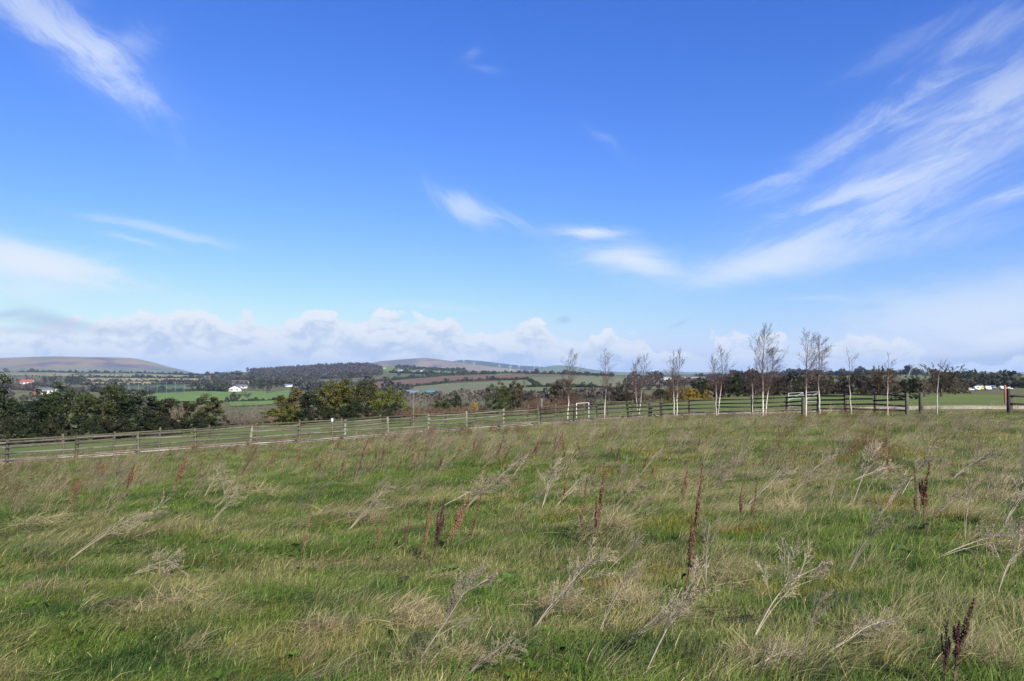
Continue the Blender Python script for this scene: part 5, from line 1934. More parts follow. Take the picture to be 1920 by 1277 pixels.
def scatter(name, coll, P, rot, scl, idx, tint):
    n = len(P)
    me = bpy.data.meshes.new(name)
    me.vertices.add(n)
    me.vertices.foreach_set('co', np.asarray(P, np.float32).ravel())
    a = me.attributes.new('rot', 'FLOAT_VECTOR', 'POINT')
    a.data.foreach_set('vector', np.asarray(rot, np.float32).ravel())
    a = me.attributes.new('scl', 'FLOAT_VECTOR', 'POINT')
    a.data.foreach_set('vector', np.asarray(scl, np.float32).ravel())
    a = me.attributes.new('idx', 'INT', 'POINT')
    a.data.foreach_set('value', np.asarray(idx, np.int32))
    a = me.attributes.new('tint', 'FLOAT_COLOR', 'POINT')
    cc_ = np.ones((n, 4), np.float32)
    cc_[:, :3] = tint
    a.data.foreach_set('color', cc_.ravel())
    o = link(name, me)
    o['kind'] = 'stuff'
    ng = bpy.data.node_groups.new(name + '_scatter', 'GeometryNodeTree')
    ng.interface.new_socket('Geometry', in_out='INPUT', socket_type='NodeSocketGeometry')
    ng.interface.new_socket('Geometry', in_out='OUTPUT', socket_type='NodeSocketGeometry')
    gi = ng.nodes.new('NodeGroupInput')
    go = ng.nodes.new('NodeGroupOutput')
    ci = ng.nodes.new('GeometryNodeCollectionInfo')
    ci.inputs['Collection'].default_value = coll
    ci.inputs['Separate Children'].default_value = True
    ci.inputs['Reset Children'].default_value = True
    ip = ng.nodes.new('GeometryNodeInstanceOnPoints')
    ip.inputs['Pick Instance'].default_value = True

    def na(nm, t):
        x = ng.nodes.new('GeometryNodeInputNamedAttribute')
        x.data_type = t
        x.inputs['Name'].default_value = nm
        return [s for s in x.outputs if s.enabled and s.name == 'Attribute'][0]
    er = ng.nodes.new('FunctionNodeEulerToRotation')
    ng.links.new(na('rot', 'FLOAT_VECTOR'), er.inputs[0])
    ng.links.new(gi.outputs[0], ip.inputs['Points'])
    ng.links.new(ci.outputs[0], ip.inputs['Instance'])
    ng.links.new(na('idx', 'INT'), ip.inputs['Instance Index'])
    ng.links.new(er.outputs[0], ip.inputs['Rotation'])
    ng.links.new(na('scl', 'FLOAT_VECTOR'), ip.inputs['Scale'])
    ng.links.new(ip.outputs[0], go.inputs[0])
    md = o.modifiers.new('scatter', 'NODES')
    md.node_group = ng
    return o


def fence_limit(x, y):
    """distance of the near fence in the direction of (x, y)"""
    px = W0 / 2 + F * x / np.maximum(y, 0.1)
    lim = np.interp(px, [t[0] for t in NEAR_FENCE] + [1760, 1900, 2300], [t[1] for t in NEAR_FENCE] + [47.5, 47, 46])
    return lim


def sector(n, r0, r1, half=R(41)):
    r = np.sqrt(rng.uniform(r0 * r0, r1 * r1, n))
    a = rng.uniform(-half, half, n)
    x, y = r * np.sin(a), r * np.cos(a)
    ok = y < fence_limit(x, y) - 0.3
    return x[ok], y[ok]


def meadow_fields(x, y):
    """slow variations over the meadow: dryness, yellow moss, lushness"""
    r = np.hypot(x, y)
    sx = x * 0.8 + y * 0.25
    dry = fbm(sx / 0.7, y / 0.6, 31, 4)
    dry2 = fbm(x / 9, y / 7, 37, 3)
    d = dry * 0.6 + dry2 * 0.4
    d = d + 0.055 * smooth(7, 18, r) + 0.05 * smooth(20, 45, r) + 0.03 * smooth(-3, 5, x) - 0.06
    yel = fbm(x / 0.7, y / 0.7, 43, 3)
    lush = fbm(x / 0.6, y / 0.55, 47, 3)
    return d, yel, lush


G_A = np.array([0.066, 0.138, 0.021])
G_B = np.array([0.142, 0.210, 0.036])
G_C = np.array([0.030, 0.090, 0.016])
STRAW = np.array([0.43, 0.345, 0.18])
OCHRE = np.array([0.32, 0.205, 0.025])


def tint_of(x, y, jitter=0.14):
    d, yel, lush = meadow_fields(x, y)
    n = len(x)
    t = (0.5 * rng.random(n) + 0.5 * smooth(0.3, 0.7, fbm(x / 0.5, y / 0.5, 53, 2)))[:, None]
    col = G_A * (1 - t) + G_B * t
    lw = smooth(0.52, 0.66, lush)[:, None] * 0.9
    col = col * (1 - lw) + G_C * lw
    yw = (smooth(0.60, 0.72, yel) * rng.uniform(0.0, 1.0, n))[:, None] * 0.75 * (0.3 + 0.7 * smooth(-3, 2, x))[:, None]
    col = col * (1 - yw) + OCHRE * yw
    dw = (smooth(0.52, 0.64, d) * rng.uniform(0.0, 1.0, n))[:, None] * 0.62
    col = col * (1 - dw) + STRAW * dw
    return np.clip(col * rng.uniform(1 - jitter * 1.5, 1 + jitter * 1.5, (n, 1)), 0.005, 0.9), d


GREEN = [tuft('grass_tuft', 400 + i, 64, 0.12, 0.045, 0.12, 0.80, 0.40, 0.9, 0.0052, 3, dry=0.07, mult=(0.6, 1.35)) for i in range(6)]
LONG = [tuft('grass_tuft', 420 + i, 44, 0.09, 0.12, 0.26, 0.80, 0.30, 1.0, 0.0042, 3, dry=0.20) for i in range(4)]
DRYT = [tuft('dry_tuft', 440 + i, 70, 0.10, 0.16, 0.40, 1.0, 0.28, 0.8, 0.0030, 4, dry=0.85, spread=0.42, mult=(0.55, 1.35)) for i in range(4)]
MATT = [tuft('dry_mat', 460 + i, 80, 0.20, 0.12, 0.32, 1.30, 0.20, 0.5, 0.0030, 3, dry=0.92, spread=0.8, mult=(0.5, 1.3)) for i in range(3)]
MIDT = [tuft('grass_tuft', 480 + i, 76, 0.28, 0.08, 0.20, 0.7, 0.40, 0.8, 0.009, 2, dry=0.10) for i in range(5)]
MIDD = [tuft('dry_tuft', 500 + i, 60, 0.16, 0.20, 0.48, 0.85, 0.25, 0.7, 0.006, 3, dry=0.9, spread=0.35, mult=(0.55, 1.3)) for i in range(4)]


def grass_band(name, meshes, n, r0, r1, smin, smax, hkeep=None, zs=1.0, spread=0.75):
    coll = src_collection(name, meshes)
    x, y = sector(n, r0, r1)
    tint, d = tint_of(x, y)
    if hkeep is not None:
        k = rng.random(len(x)) < hkeep(x, y, d)
        x, y, tint, d = x[k], y[k], tint[k], d[k]
    z = H(x, y)
    m = len(x)
    rot = np.stack([rng.normal(0, 0.10, m), rng.normal(0, 0.10, m), rng.normal(0.10, spread, m)], 1)
    s = rng.uniform(smin, smax, m)
    clump = 0.35 + 1.25 * fbm(x / 0.42, y / 0.42, 61, 2)
    clump = clump * (0.30 + 0.70 * smooth(0.2, 6.0, fence_limit(x, y) - y))
    scl = np.stack([s, s, s * clump * zs], 1)
    return scatter(name, coll, np.stack([x, y, z], 1), rot, scl, rng.integers(0, len(meshes), m), tint)


def patches(x, y, size, lo, hi, seed):
    """where the dead grass gathers: streaks drawn out along the wind"""
    return smooth(lo, hi, fbm((x * 0.75 + y * 0.3) / size, (y - x * 0.25) / (size * 0.75), seed, 3))


grass_band('grass', GREEN, 30000, 2.2, 10.0, 0.8, 1.35)
grass_band('grass', GREEN, 44000, 9.0, 22.0, 1.0, 1.7)
grass_band('grass', MIDT, 46000, 20.0, 62.0, 0.8, 1.4)
grass_band('long_grass', LONG, 7000, 2.2, 12.0, 0.8, 1.3, lambda x, y, d: 0.06 + 0.6 * patches(x, y, 0.7, 0.53, 0.68, 71))
grass_band('dry_grass', DRYT, 9000, 2.4, 12.0, 0.7, 1.15, lambda x, y, d: 0.010 + 0.8 * patches(x, y, 0.5, 0.61, 0.70, 73) * (0.4 + 0.6 * smooth(-3, 2, x)), spread=0.3)
grass_band('dry_grass', MATT, 8000, 2.4, 14.0, 0.7, 1.2, lambda x, y, d: 0.012 + 0.9 * patches(x, y, 0.55, 0.60, 0.68, 79))
grass_band('dry_grass', DRYT, 22000, 11.0, 24.0, 0.8, 1.3, lambda x, y, d: 0.03 + 0.65 * patches(x, y, 0.7, 0.52, 0.66, 83) * smooth(0.44, 0.56, d), spread=0.3)
grass_band('dry_grass', MIDD, 30000, 22.0, 62.0, 0.6, 1.15, lambda x, y, d: 0.05 + 0.6 * patches(x, y, 1.3, 0.50, 0.64, 89), spread=0.3)


def thatch(spots):
    P, S = [], []
    for (px, py, wpx, hpx) in spots:
        for k in range(15):
            q = hit(px + float(rng.normal(0, 0.42)) * wpx, py + float(rng.normal(0, 0.36)) * hpx, 2.0)
            P.append((q.x, q.y, q.z + 0.03 + 0.05 * float(rng.random())))
            S.append(float(rng.uniform(0.6, 1.1)) * min(1.6, max(0.7, q.y / 6.0)))
    m = len(P)
    S = np.array(S)
    rot = np.stack([rng.normal(0, 0.2, m), rng.normal(0, 0.2, m), rng.normal(0.1, 0.8, m)], 1)
    scatter('thatch', src_collection('thatch', MATT), P, rot, np.stack([S, S, S], 1), rng.integers(0, len(MATT), m), np.array([[0.36, 0.30, 0.165]]) * rng.uniform(0.7, 1.3, (m, 1)))


thatch([(1385, 1095, 80, 40), (1640, 1215, 90, 40), (600, 1190, 90, 26), (340, 1140, 110, 26), (770, 1165, 70, 34), (670, 975, 40, 18), (480, 930, 70, 18), (1440, 1245, 90, 40), (1180, 1140, 40, 26), (1250, 905, 60, 18), (1470, 960, 90, 24), (820, 1240, 80, 40), (60, 990, 80, 16), (1850, 1240, 80, 40), (1030, 1150, 50, 24), (420, 905, 60, 14), (930, 905, 60, 16), (1120, 995, 60, 22), (1720, 870, 80, 16)])


# ------------------------------------------------------------------ dead weeds and dock stalks
def mat_stalk(name):
    m, g, out = new_mat(name)
    oi = g.node('ShaderNodeObjectInfo')
    at_ = g.node('ShaderNodeAttribute', attribute_name='col')
    col = g.mix(1.0, oi.outputs['Color'], at_.outputs['Color'], 'MULTIPLY')
    n = g.noise(objcoord(g), 30.0, 3.0, 0.6)
    col = g.mix(g.sstep(n, 0.40, 0.68, 0.0, 0.22), col, c4((0.06, 0.045, 0.03)), 'MIX')
    principled(g, out, col, 0.8, 0.2)
    return m


M['stalk'] = mat_stalk('dead_stalk')


def weed_meshes(seed, dense=1.0):
    """a dead ragwort-like weed of unit length: bent stem and a broom of fine twigs, blown to +X"""
    rnd = random.Random(seed)
    n = 9
    pts, p, th = [], np.array([0.0, 0, -0.03]), -0.12
    ph = rnd.uniform(0, 6)
    kink, ki = rnd.choice([0.0, 0.25, 0.4, -0.25, 0.0]), rnd.randint(3, 6)
    s0, wide = rnd.uniform(0.30, 0.52), rnd.uniform(0.55, 0.95)
    for i in range(n + 1):
        pts.append(p.copy())
        p = p + np.array([math.sin(th), 0.05 * math.sin(ph + i), math.cos(th)]) * 1.03 / n * 0.98
        th += rnd.uniform(-0.02, 0.085) + (kink if i == ki else 0.0)
    pts = np.array(pts)
    rad = np.linspace(0.0085, 0.0022, n + 1)
    stem = MB().path(pts, rad, 6)
    for k in range(rnd.choice([0, 1, 2, 2])):
        a_ = rnd.uniform(0, 6.28)
        e = rnd.uniform(0.05, 0.14)
        P2 = np.array([pts[i] * rnd.uniform(0.97, 1.0) + np.array([e * math.cos(a_), e * math.sin(a_), -0.02]) * (i / n) ** 1.3 for i in range(n)])
        stem.path(P2, rad[:n] * 0.62, 5)
    cfg = dict(segs=[4, 3, 2], kids=[7, 6], start=[0.25, 0.2], ang=[0.42, 0.5], ratio=[0.50, 0.48], rr=[0.6, 0.7], wob=0.07, wind=0.015, up=0.012, rmin=0.0013)
    out = []
    for j in range(int(15 * dense)):
        s = s0 + (0.94 - s0) * (j + rnd.random()) / int(15 * dense)
        f = s * n
        i = min(int(f), n - 1)
        pp = pts[i] + (pts[i + 1] - pts[i]) * (f - i)
        dd = pts[i + 1] - pts[i]
        dd /= np.linalg.norm(dd)
        d = rot_about(dd, rnd.uniform(0.2, wide), rnd.uniform(0, 6.28))
        branch(out, pp, d, rnd.uniform(0.20, 0.48) * (1.35 - 0.8 * s), 0.003, 0, cfg, rnd)
    a, b, r0, r1, lv = seg_arrays(out)
    tw = MB().segs(a, b, r0, r1, 3, rng.uniform(0.7, 1.25, (len(a), 1)) * np.ones((1, 3)))
    # dried heads at the tips
    tips = b[lv == 2]
    tips = tips[rng.random(len(tips)) < 0.5]
    tw.cards(tips, 0.010, np.array([[0.85, 0.78, 0.68]]) * rng.uniform(0.7, 1.2, (len(tips), 1)))
    return stem.mesh('stem', M['stalk'], True), tw.mesh('twigs', M['stalk'])


def dock_meshes(seed, side=3):
    """a dead dock: stiff stem, upper part packed with rusty seed clusters"""
    rnd = random.Random(seed)
    n = 8
    pts = np.array([(0.03 * math.sin(i * 0.6 + seed) * i / n, 0.02 * math.cos(i * 0.8 + seed) * i / n, -0.03 + 1.03 * i / n) for i in range(n + 1)])
    stem = MB().path(pts, np.linspace(0.0075, 0.003, n + 1), 6)
    sp, sz = [], []

    def spike(P, t0, t1, w, cnt):
        P = np.asarray(P)
        m = len(P) - 1
        for k in range(cnt):
            t = t0 + (t1 - t0) * (k + rnd.random()) / cnt
            # whorls: seeds gather at intervals along the stem
            t = t0 + (t1 - t0) * (round((t - t0) / (t1 - t0) * 16) + rnd.gauss(0, 0.22)) / 16
            t = min(max(t, t0), t1)
            f = t * m
            i = min(int(f), m - 1)
            c = P[i] + (P[i + 1] - P[i]) * (f - i)
            ww = w * (1.15 - 0.8 * (t - t0) / (t1 - t0))
            a_ = rnd.uniform(0, 6.28)
            q_ = ww * math.sqrt(rnd.random())
            sp.append(c + np.array([q_ * math.cos(a_), q_ * math.sin(a_), rnd.gauss(0, 0.006)]))
            sz.append(rnd.uniform(0.009, 0.018))
    spike(pts, 0.32, 1.0, 0.034, 620)
    for k in range(side):
        t = rnd.uniform(0.32, 0.62)
        i = int(t * n)
        a_ = rnd.uniform(0, 6.28)
        e = rnd.uniform(0.03, 0.075)
        L = rnd.uniform(0.18, 0.34)
        P = np.array([pts[i] + np.array([e * math.cos(a_) * (1 - (1 - u) ** 2), e * math.sin(a_) * (1 - (1 - u) ** 2), L * u]) for u in np.linspace(0, 1, 6)])
        stem.path(P, np.linspace(0.004, 0.0018, 6), 5)
        spike(P, 0.15, 1.0, 0.022, 220)
    sp = np.array(sp)
    seeds = MB().cards(sp, np.array(sz), rng.uniform(0.55, 1.5, (len(sp), 1)) * np.ones((1, 3)), aspect=1.2)
    return stem.mesh('stem', M['stalk'], True), seeds.mesh('seed_heads', M['stalk'])


WEED = [weed_meshes(600 + i, [1.0, 1.2, 0.8, 1.1, 0.7, 0.45, 0.9, 0.6, 1.3, 0.35][i]) for i in range(10)]
DOCK = [dock_meshes(640 + i, [3, 1, 4, 2, 5, 2, 3, 6][i]) for i in range(8)]
GREYW = [(0.31, 0.265, 0.205), (0.36, 0.31, 0.235), (0.27, 0.235, 0.185), (0.41, 0.355, 0.27)]
RUST = [(0.20, 0.100, 0.065), (0.155, 0.075, 0.05), (0.24, 0.135, 0.085), (0.13, 0.065, 0.05)]


def stalk(kind, bx, by, tx, ty, label, idx, group=None, fat=1.0, col=None, ymin=2.0):
    """a dead stalk whose foot stands at pixel (bx, by) and whose tip leans towards (tx, ty)"""
    b = hit(bx, by, ymin)
    s = b.y / F
    v = Vector(((tx - bx) * s, float(rng.normal(0, 0.10)) * abs(ty - by) * s, (by - ty) * s))
    L = v.length
    up = v.normalized()
    xdir = Vector((1, 0, 0)) - up * up.x
    xdir = (xdir + Vector((0, float(rng.normal(0, 0.5)), 0)))
    xdir = (xdir - up * xdir.dot(up)).normalized()
    ydir = up.cross(xdir)
    rot = Matrix((xdir, ydir, up)).transposed().to_euler()
    nm, cat = ('dead_weed', 'dead weed') if kind == 'weed' else ('dock_stalk', 'dock stalk')
    t = thing(nm, label, cat, b, 0, group)
    t.rotation_euler = rot
    meshes = (WEED if kind == 'weed' else DOCK)
    ms = meshes[idx % len(meshes)]
    c = col or (GREYW if kind == 'weed' else RUST)[int(rng.integers(0, 4))]
    for pn, me in zip(('stem', 'twigs' if kind == 'weed' else 'seed_heads'), ms):
        o = link(pn, me, t)
        o.scale = (L * fat, L * fat, L)
        k = 0.95 if (pn == 'stem' and kind == 'weed') else 1.0
        add_color(o, tuple(x * k for x in c), 0.06)
    return t


GW = 'dead grey weeds of the foreground'
BIGW = [
    (775, 1258, 915, 1085, 'pale forked dead weed with a fuzzy head left of centre at the bottom', 0, 1.0),
    (868, 1277, 955, 1195, 'short bushy dead weed at the bottom edge right of the pale forked one', 1, 1.2),
    (995, 1190, 1115, 1030, 'dead weed with a dense grey broom head in the centre foreground', 1, 0.9),
    (1120, 1195, 1197, 1058, 'pair-like thin dead weed with few twigs right of the centre broom', 5, 0.8),
    (1205, 1277, 1322, 1095, 'large dead weed rising from the bottom edge right of centre', 3, 1.0),
    (1160, 1225, 1262, 1140, 'low leaning dead weed with brown twigs left of the large bottom-edge weed', 4, 1.1),
    (1408, 1210, 1530, 1042, 'crooked pale dead weed with spreading crown in the right foreground', 2, 0.95),
    (1535, 1240, 1672, 1150, 'dead weed arching flat to the right near the bottom right', 2, 1.0),
    (1587, 1082, 1660, 955, 'slender dead weed with a tufted top beside the yellow moss patch', 4, 1.0),
    (1598, 945, 1655, 835, 'upright pale dead weed in the right middle of the meadow', 0, 0.9),
    (1810, 1022, 1830, 905, 'nearly vertical thin dead weed at the right of the meadow', 5, 0.9),
    (1870, 1125, 1925, 1000, 'pale dead weed leaning out of the right edge', 2, 1.0),
    (1745, 1055, 1915, 985, 'dead weed lying almost flat near the right edge', 1, 1.0),
    (1370, 1277, 1485, 1215, 'brown fuzzy dead weed lying low at the bottom edge', 1, 1.25),
    (1015, 958, 1050, 872, 'white-stemmed dead weed with small fan head in the middle distance', 3, 1.1),
    (1150, 955, 1198, 900, 'small fuzzy dead weed left of the dark dock stand in the middle', 1, 1.2),
    (1137, 1073, 1205, 1008, 'curved thin dead weed right of the centre broom head', 4, 0.8),
    (230, 1083, 345, 1043, 'dead weed blown flat in the left foreground', 1, 1.2),
    (215, 1012, 310, 945, 'dead weed leaning far over in the left middle', 4, 0.9),
    (120, 1060, 255, 968, 'long thin dead weed leaning over at the left', 5, 0.9),
    (388, 988, 448, 930, 'small dead weed left of the lone rusty dock', 5, 1.0),
    (1655, 965, 1712, 885, 'dead weed left of the thick rusty dock', 4, 1.1),
    (1555, 945, 1575, 875, 'thin upright dead weed left of the upright pale one', 5, 1.0),
    (1325, 1110, 1345, 985, 'tall thin dead weed standing upright right of the tallest dock', 5, 1.0),
    (1500, 1260, 1540, 1110, 'faint thin upright dead weed near the bottom right', 5, 0.8),
    (1880, 1000, 1935, 880, 'large tangled dead weed half out of the right edge', 1, 1.2),
    (1690, 930, 1755, 850, 'twiggy dead weed above the thick rusty dock', 3, 1.2),
    (1780, 905, 1865, 840, 'bushy dead weed leaning right near the right edge', 1, 1.2),
    (650, 1000, 720, 930, 'pale wispy dead weed left of the rusty dock stand', 4, 1.2),
    (870, 960, 935, 890, 'pale wispy dead weed behind the rusty dock stand', 1, 1.2),
]
for (bx, by, tx, ty, lb, ix, ft) in BIGW:
    stalk('weed', bx, by, tx, ty, lb, ix, GW, ft)
BIGD = [
    (563, 1045, 584, 962, 'lone rusty dock standing left of centre', 1, 1.0),
    (700, 1042, 723, 966, 'rusty dock at the left end of the central dock stand', 1, 1.0),
    (752, 1040, 772, 955, 'thin faded dock in the central dock stand', 0, 0.9),
    (790, 1058, 812, 932, 'tall narrow dock on the left of the central dock stand', 0, 0.9),
    (808, 1062, 836, 938, 'thick dark dock in the middle of the central dock stand', 2, 1.2),
    (825, 1035, 884, 928, 'dock leaning strongly right in the central dock stand', 2, 1.1),
    (845, 1020, 880, 940, 'short dock behind the leaning one', 3, 1.0),
    (878, 1018, 905, 928, 'slim dock at the right end of the central dock stand', 1, 1.0),
    (972, 985, 984, 940, 'small dock between the central stand and the far broom weed', 1, 1.3),
    (1052, 955, 1066, 885, 'faded brown dock left of the tall pair in mid meadow', 3, 1.2),
    (1082, 1012, 1105, 900, 'left dock of the tall pair right of centre', 1, 0.9),
    (1113, 1030, 1138, 875, 'right dock of the tall pair right of centre', 0, 0.9),
    (1125, 925, 1150, 868, 'dock seen behind the tall pair', 3, 1.2),
    (1284, 1118, 1320, 875, 'tallest thin dock in the right foreground', 0, 0.55),
    (1303, 1010, 1318, 905, 'dock just right of the tallest thin dock', 3, 0.8),
    (1278, 960, 1292, 868, 'dock just left above the tallest thin dock', 0, 0.9),
    (1388, 998, 1392, 905, 'brown dock with a dark leafy foot right of centre', 3, 0.9),
    (1405, 990, 1420, 900, 'pale-stemmed dock beside the one with the leafy foot', 1, 0.9),
    (1733, 998, 1737, 868, 'thick red-brown dock standing bolt upright on the right', 4, 1.2),
    (1716, 985, 1719, 875, 'thinner dock beside the bolt upright red-brown one', 1, 0.9),
    (1783, 1300, 1812, 1122, 'very dark thick dock rising from the bottom right edge', 4, 1.2),
    (1768, 1300, 1784, 1168, 'shorter dark dock beside the very dark one at the bottom right', 2, 1.2),
    (128, 962, 152, 890, 'rust-coloured dock with a dark foot in the left meadow', 2, 1.3),
    (112, 930, 126, 888, 'small rusty dock left of the one with the dark foot', 3, 1.3),
    (232, 938, 256, 872, 'rusty dock in the left meadow below the fence', 2, 1.4),
    (245, 915, 262, 868, 'small rusty dock behind the left meadow dock', 3, 1.4),
    (318, 925, 345, 862, 'leaning rusty dock at the left, nearest of three', 3, 1.4),
    (330, 905, 352, 855, 'rusty dock at the left, middle of three', 2, 1.4),
    (372, 890, 384, 848, 'rusty dock at the left, farthest of three', 3, 1.4),
    (445, 905, 470, 855, 'rusty dock leaning right between left meadow and centre', 3, 1.4),
    (1660, 895, 1668, 838, 'slim dock in the far right meadow left of the thick one', 1, 1.3),
    (1460, 850, 1463, 800, 'slim dock standing below the tallest birch', 1, 1.3),
    (1312, 850, 1313, 790, 'slim dock standing below the crooked birch', 1, 1.3),
]
for (bx, by, tx, ty, lb, ix, ft) in BIGD:
    dk = 'dark' in lb and 'foot' not in lb
    stalk('dock', bx, by, tx, ty, lb, ix, 'rusty dock stalks', ft * 0.9, (0.085, 0.04, 0.036) if dk else None)
# thinner stands further off
# withered leaves hang at the foot of the nearer docks
for o in [o for o in COL.objects if o.get('group') == 'rusty dock stalks']:
    L = o.children[0].scale[2]
    mb = MB()
    for k in range(int(rng.integers(2, 6))):
        a_, z0 = float(rng.uniform(0, 6.28)), float(rng.uniform(0.03, 0.30))
        ln, v = float(rng.uniform(0.06, 0.13)), []
        for i, f in enumerate((0.0, 0.35, 0.7, 1.0)):
            ww = ln * (0.05, 0.16, 0.13, 0.02)[i]
            rr_, z = ln * f * 0.8, z0 + ln * (0.3 * f - 0.9 * f * f)
            tw = a_ + 0.5 * f
            for j in (-1, 1):
                v.append((rr_ * math.cos(a_) - j * ww * math.sin(tw), rr_ * math.sin(a_) + j * ww * math.cos(tw), z + j * ww * 0.4))
        mb.add(v, [(0, 1, 3, 2), (2, 3, 5, 4), (4, 5, 7, 6)], None, float(rng.uniform(0.7, 1.3)))
    w = mb.build('withered_leaves', M['stalk'], o)
    w.scale = (L, L, L)
    add_color(w, (0.10, 0.065, 0.04), 0.3)
cent = [(700, 862), (715, 850), (1180, 868), (940, 850), (1040, 850), (640, 870), (1480, 840), (800, 850), (560, 872), (1650, 838), (980, 840)]
for k in range(62):
    cx, cy = cent[int(rng.integers(0, len(cent)))]
    bx, by = cx + float(rng.normal(0, 75)), cy + abs(float(rng.normal(0, 22))) + 4
    if by < float(np.interp(bx, [0, 480, 1010, 1900], [885, 850, 812, 795])) + 8:
        continue
    b = hit(bx, by, 2.0)
    hpx = float(rng.uniform(0.40, 0.75)) * F / b.y
    stalk('dock', bx, by, bx + hpx * float(rng.normal(0.28, 0.14)), by - hpx, 'slender rusty dock stalk in the far part of the meadow', k, 'far rusty dock stalks', 0.9)
for k in range(58):
    bx = float(rng.uniform(330, 1915))
    by = float(np.interp(rng.random(), [0, 1], [np.interp(bx, [0, 480, 1010, 1900], [905, 870, 830, 815]), 985]))
    if bx < 800 and rng.random() < 0.5:
        continue
    b = hit(bx, by, 2.0)
    hpx = float(rng.uniform(0.38, 0.70)) * F / b.y
    stalk('weed', bx, by, bx + hpx * float(rng.normal(0.75, 0.25)), by - hpx * float(rng.uniform(0.6, 1.0)), 'pale brushy dead weed in the middle distance of the meadow', k, 'middle-distance dead weeds', 1.05)


label_by_mark([o for o in COL.objects if o.get('group') == 'far rusty dock stalks'], 'slender rusty dock')
label_by_mark([o for o in COL.objects if o.get('group') == 'middle-distance dead weeds'], 'pale brushy dead weed')


# the uncountable rest: wisps of dead stalks towards the fences
def wisp_mesh(seed):
    rnd = random.Random(seed)
    out = []
    for j in range(16):
        th = rnd.gauss(0.5, 0.22)
        hd = rnd.gauss(0, 0.4)
        p = np.array([rnd.gauss(0, 0.08), rnd.gauss(0, 0.08), -0.02])
        L = rnd.uniform(0.3, 0.75)
        for i in range(4):
            d = np.array([math.sin(th) * math.cos(hd), math.sin(th) * math.sin(hd), math.cos(th)])
            q = p + d * L / 4
            out.append((p, q, 0.0035 * (1 - i / 5), 0.0035 * (1 - (i + 1) / 5), 0))
            p = q
            th += rnd.uniform(0.0, 0.16)
            if i >= 2:
                for k in range(3):
                    e = d + np.array([rnd.gauss(0.1, 0.25), rnd.gauss(0, 0.25), rnd.gauss(0, 0.2)])
                    out.append((p, p + e * 0.09, 0.0024, 0.0012, 1))
    a, b, r0, r1, lv = seg_arrays(out)
    cv = np.zeros((len(a), 3))
    cv[:, 0] = rng.uniform(0.7, 1.3, len(a))
    return MB().segs(a, b, r0, r1, 3, cv).mesh('wisp', M['blade'])


WISP = [wisp_mesh(700 + i) for i in range(5)]


def wisps(n, r0, r1, cols, keep, smin, smax):
    x, y = sector(n, r0, r1)
    k = rng.random(len(x)) < keep(x, y)
    x, y = x[k], y[k]
    m = len(x)
    c = np.array(cols)[rng.integers(0, len(cols), m)] * rng.uniform(0.75, 1.25, (m, 1))
    rot = np.stack([rng.normal(0, 0.08, m), rng.normal(0, 0.08, m), rng.normal(0.05, 0.3, m)], 1)
    s = rng.uniform(smin, smax, m)
    scatter('dry_stalks', src_collection('dry_stalks', WISP), np.stack([x, y, H(x, y)], 1), rot, np.stack([s, s, s], 1), rng.integers(0, len(WISP), m), c)


wisps(5200, 13.0, 62.0, [(0.36, 0.30, 0.21), (0.30, 0.25, 0.19), (0.42, 0.35, 0.23)], lambda x, y: 0.06 + 0.8 * patches(x, y, 2.4, 0.50, 0.64, 97), 0.6, 1.1)
wisps(1500, 18.0, 55.0, [(0.17, 0.085, 0.05), (0.21, 0.12, 0.07)], lambda x, y: 0.04 + 0.9 * patches(x, y, 3.0, 0.56, 0.66, 101), 0.7, 1.1)


# broad little leaves in the sward: plantain, dandelion, clover
def broad_leaf_mesh(seed):
    r = np.random.default_rng(seed)
    mb = MB()
    for k in range(7):
        a_ = k * 0.9 + r.normal(0, 0.2)
        L, el = r.uniform(0.05, 0.11), r.uniform(0.15, 0.8)
        w = L * r.uniform(0.10, 0.20)
        v = []
        for i, f in enumerate((0.0, 0.3, 0.65, 1.0)):
            ww = w * (0.2, 0.8, 1.0, 0.1)[i]
            rr_, z = L * f * math.cos(el), L * (f - 0.4 * f * f) * math.sin(el) + 0.015
            for j in (-1, 1):
                v.append((rr_ * math.cos(a_) - j * ww * math.sin(a_), rr_ * math.sin(a_) + j * ww * math.cos(a_), z))
        c = np.zeros((8, 3))
        c[:, 0] = r.uniform(0.7, 1.3)
        mb.add(v, [(0, 1, 3, 2), (2, 3, 5, 4), (4, 5, 7, 6)], None, c)
    return mb.mesh('broad_leaf', M['blade'])


BLEAF = [broad_leaf_mesh(800 + i) for i in range(4)]
x, y = sector(3600, 2.4, 16.0)
k = rng.random(len(x)) < 0.05 + 0.9 * patches(x, y, 0.9, 0.52, 0.64, 111)
x, y = x[k], y[k]
m_ = len(x)
sc_ = rng.uniform(0.45, 0.95, m_)
scatter('broad_leaves', src_collection('broad_leaves', BLEAF), np.stack([x, y, H(x, y) + 0.03], 1), np.stack([rng.normal(0, 0.2, m_), rng.normal(0, 0.2, m_), rng.uniform(0, 6.28, m_)], 1), np.stack([sc_, sc_, sc_], 1), rng.integers(0, 4, m_), np.array([0.07, 0.135, 0.02]) * rng.uniform(0.6, 1.5, (m_, 1)))


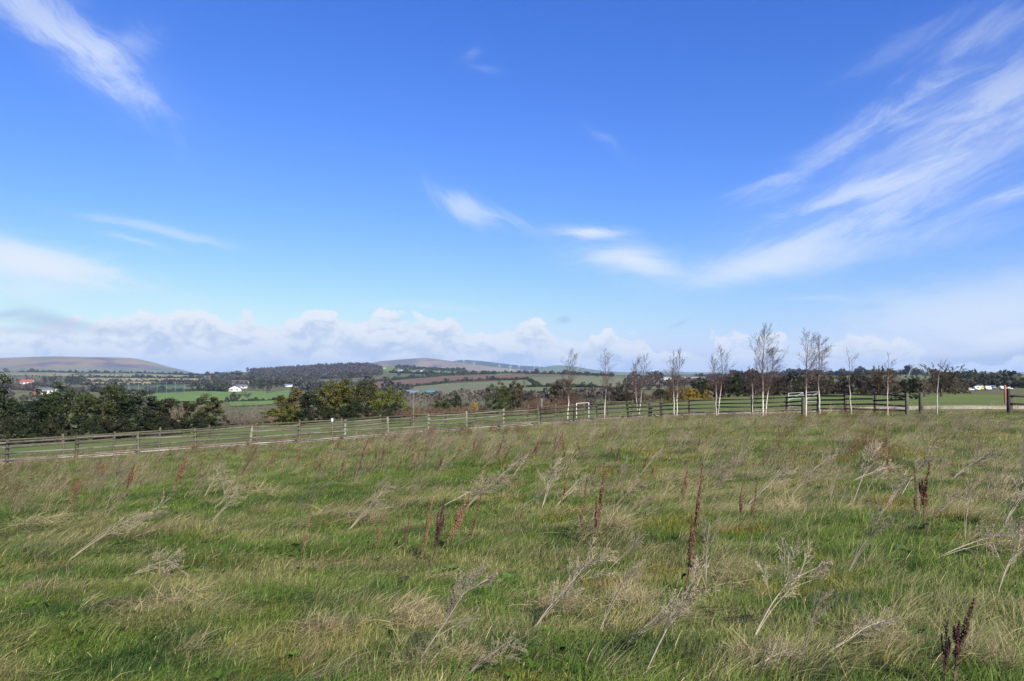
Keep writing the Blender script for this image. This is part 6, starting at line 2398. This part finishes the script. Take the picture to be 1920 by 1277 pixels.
# low dock rosettes
def rosette(px, py, wpx, label, col, n=6, up=0.5):
    b = hit(px, py, 2.0)
    s = wpx * b.y / F
    t = thing('dock_plant', label, 'dock plant', b, float(rng.uniform(0, 6.28)))
    for k in range(n):
        a = k * 6.283 / n + float(rng.normal(0, 0.25))
        L = s * float(rng.uniform(0.45, 0.7))
        w = L * 0.30
        v, q = [], []
        el = up * float(rng.uniform(0.7, 1.4))
        for i in range(6):
            f = i / 5
            r_ = L * (f * math.cos(el) * (1 - 0.1 * f))
            z = L * (f * math.sin(el) - 0.45 * f * f * math.sin(el)) + 0.02
            ww = w * math.sin(math.pi * min(1, 0.12 + 0.86 * f)) ** 0.7 * (0.35 if i == 0 else 1)
            for j, dz in ((-1, 0.25), (0, 0.0), (1, 0.25)):
                v.append((r_ * math.cos(a) - j * ww * math.sin(a), r_ * math.sin(a) + j * ww * math.cos(a), z + dz * ww))
        for i in range(5):
            q += [(i * 3, i * 3 + 1, i * 3 + 4, i * 3 + 3), (i * 3 + 1, i * 3 + 2, i * 3 + 5, i * 3 + 4)]
        o = MB().add(v, q).build('leaf', M['leaf'], t, True)
        add_color(o, col, 0.25)


rosette(738, 1205, 50, 'low dock plant with upright green and reddish leaves at the bottom centre', (0.10, 0.12, 0.03), 5, 1.0)
rosette(760, 1100, 40, 'dark withered dock leaves left of the pale forked dead weed', (0.045, 0.04, 0.025), 4, 0.9)
rosette(955, 1092, 46, 'fresh green dock plant left of the centre broom weed', (0.07, 0.15, 0.03), 6, 0.5)
rosette(848, 1075, 44, 'bright green dock plant below the central dock stand', (0.10, 0.16, 0.03), 6, 0.6)
rosette(1290, 1120, 34, 'dark withered leaves at the foot of the tallest thin dock', (0.04, 0.035, 0.025), 4, 0.8)
rosette(1160, 935, 34, 'dark green dock plant beside the small fuzzy weed', (0.045, 0.08, 0.025), 6, 0.6)
rosette(1700, 1040, 50, 'grey-green dock plant below the thick red-brown dock', (0.06, 0.10, 0.05), 6, 0.5)
rosette(1722, 1000, 50, 'dark green dock plant at the foot of the thick red-brown dock', (0.035, 0.07, 0.02), 6, 0.8)
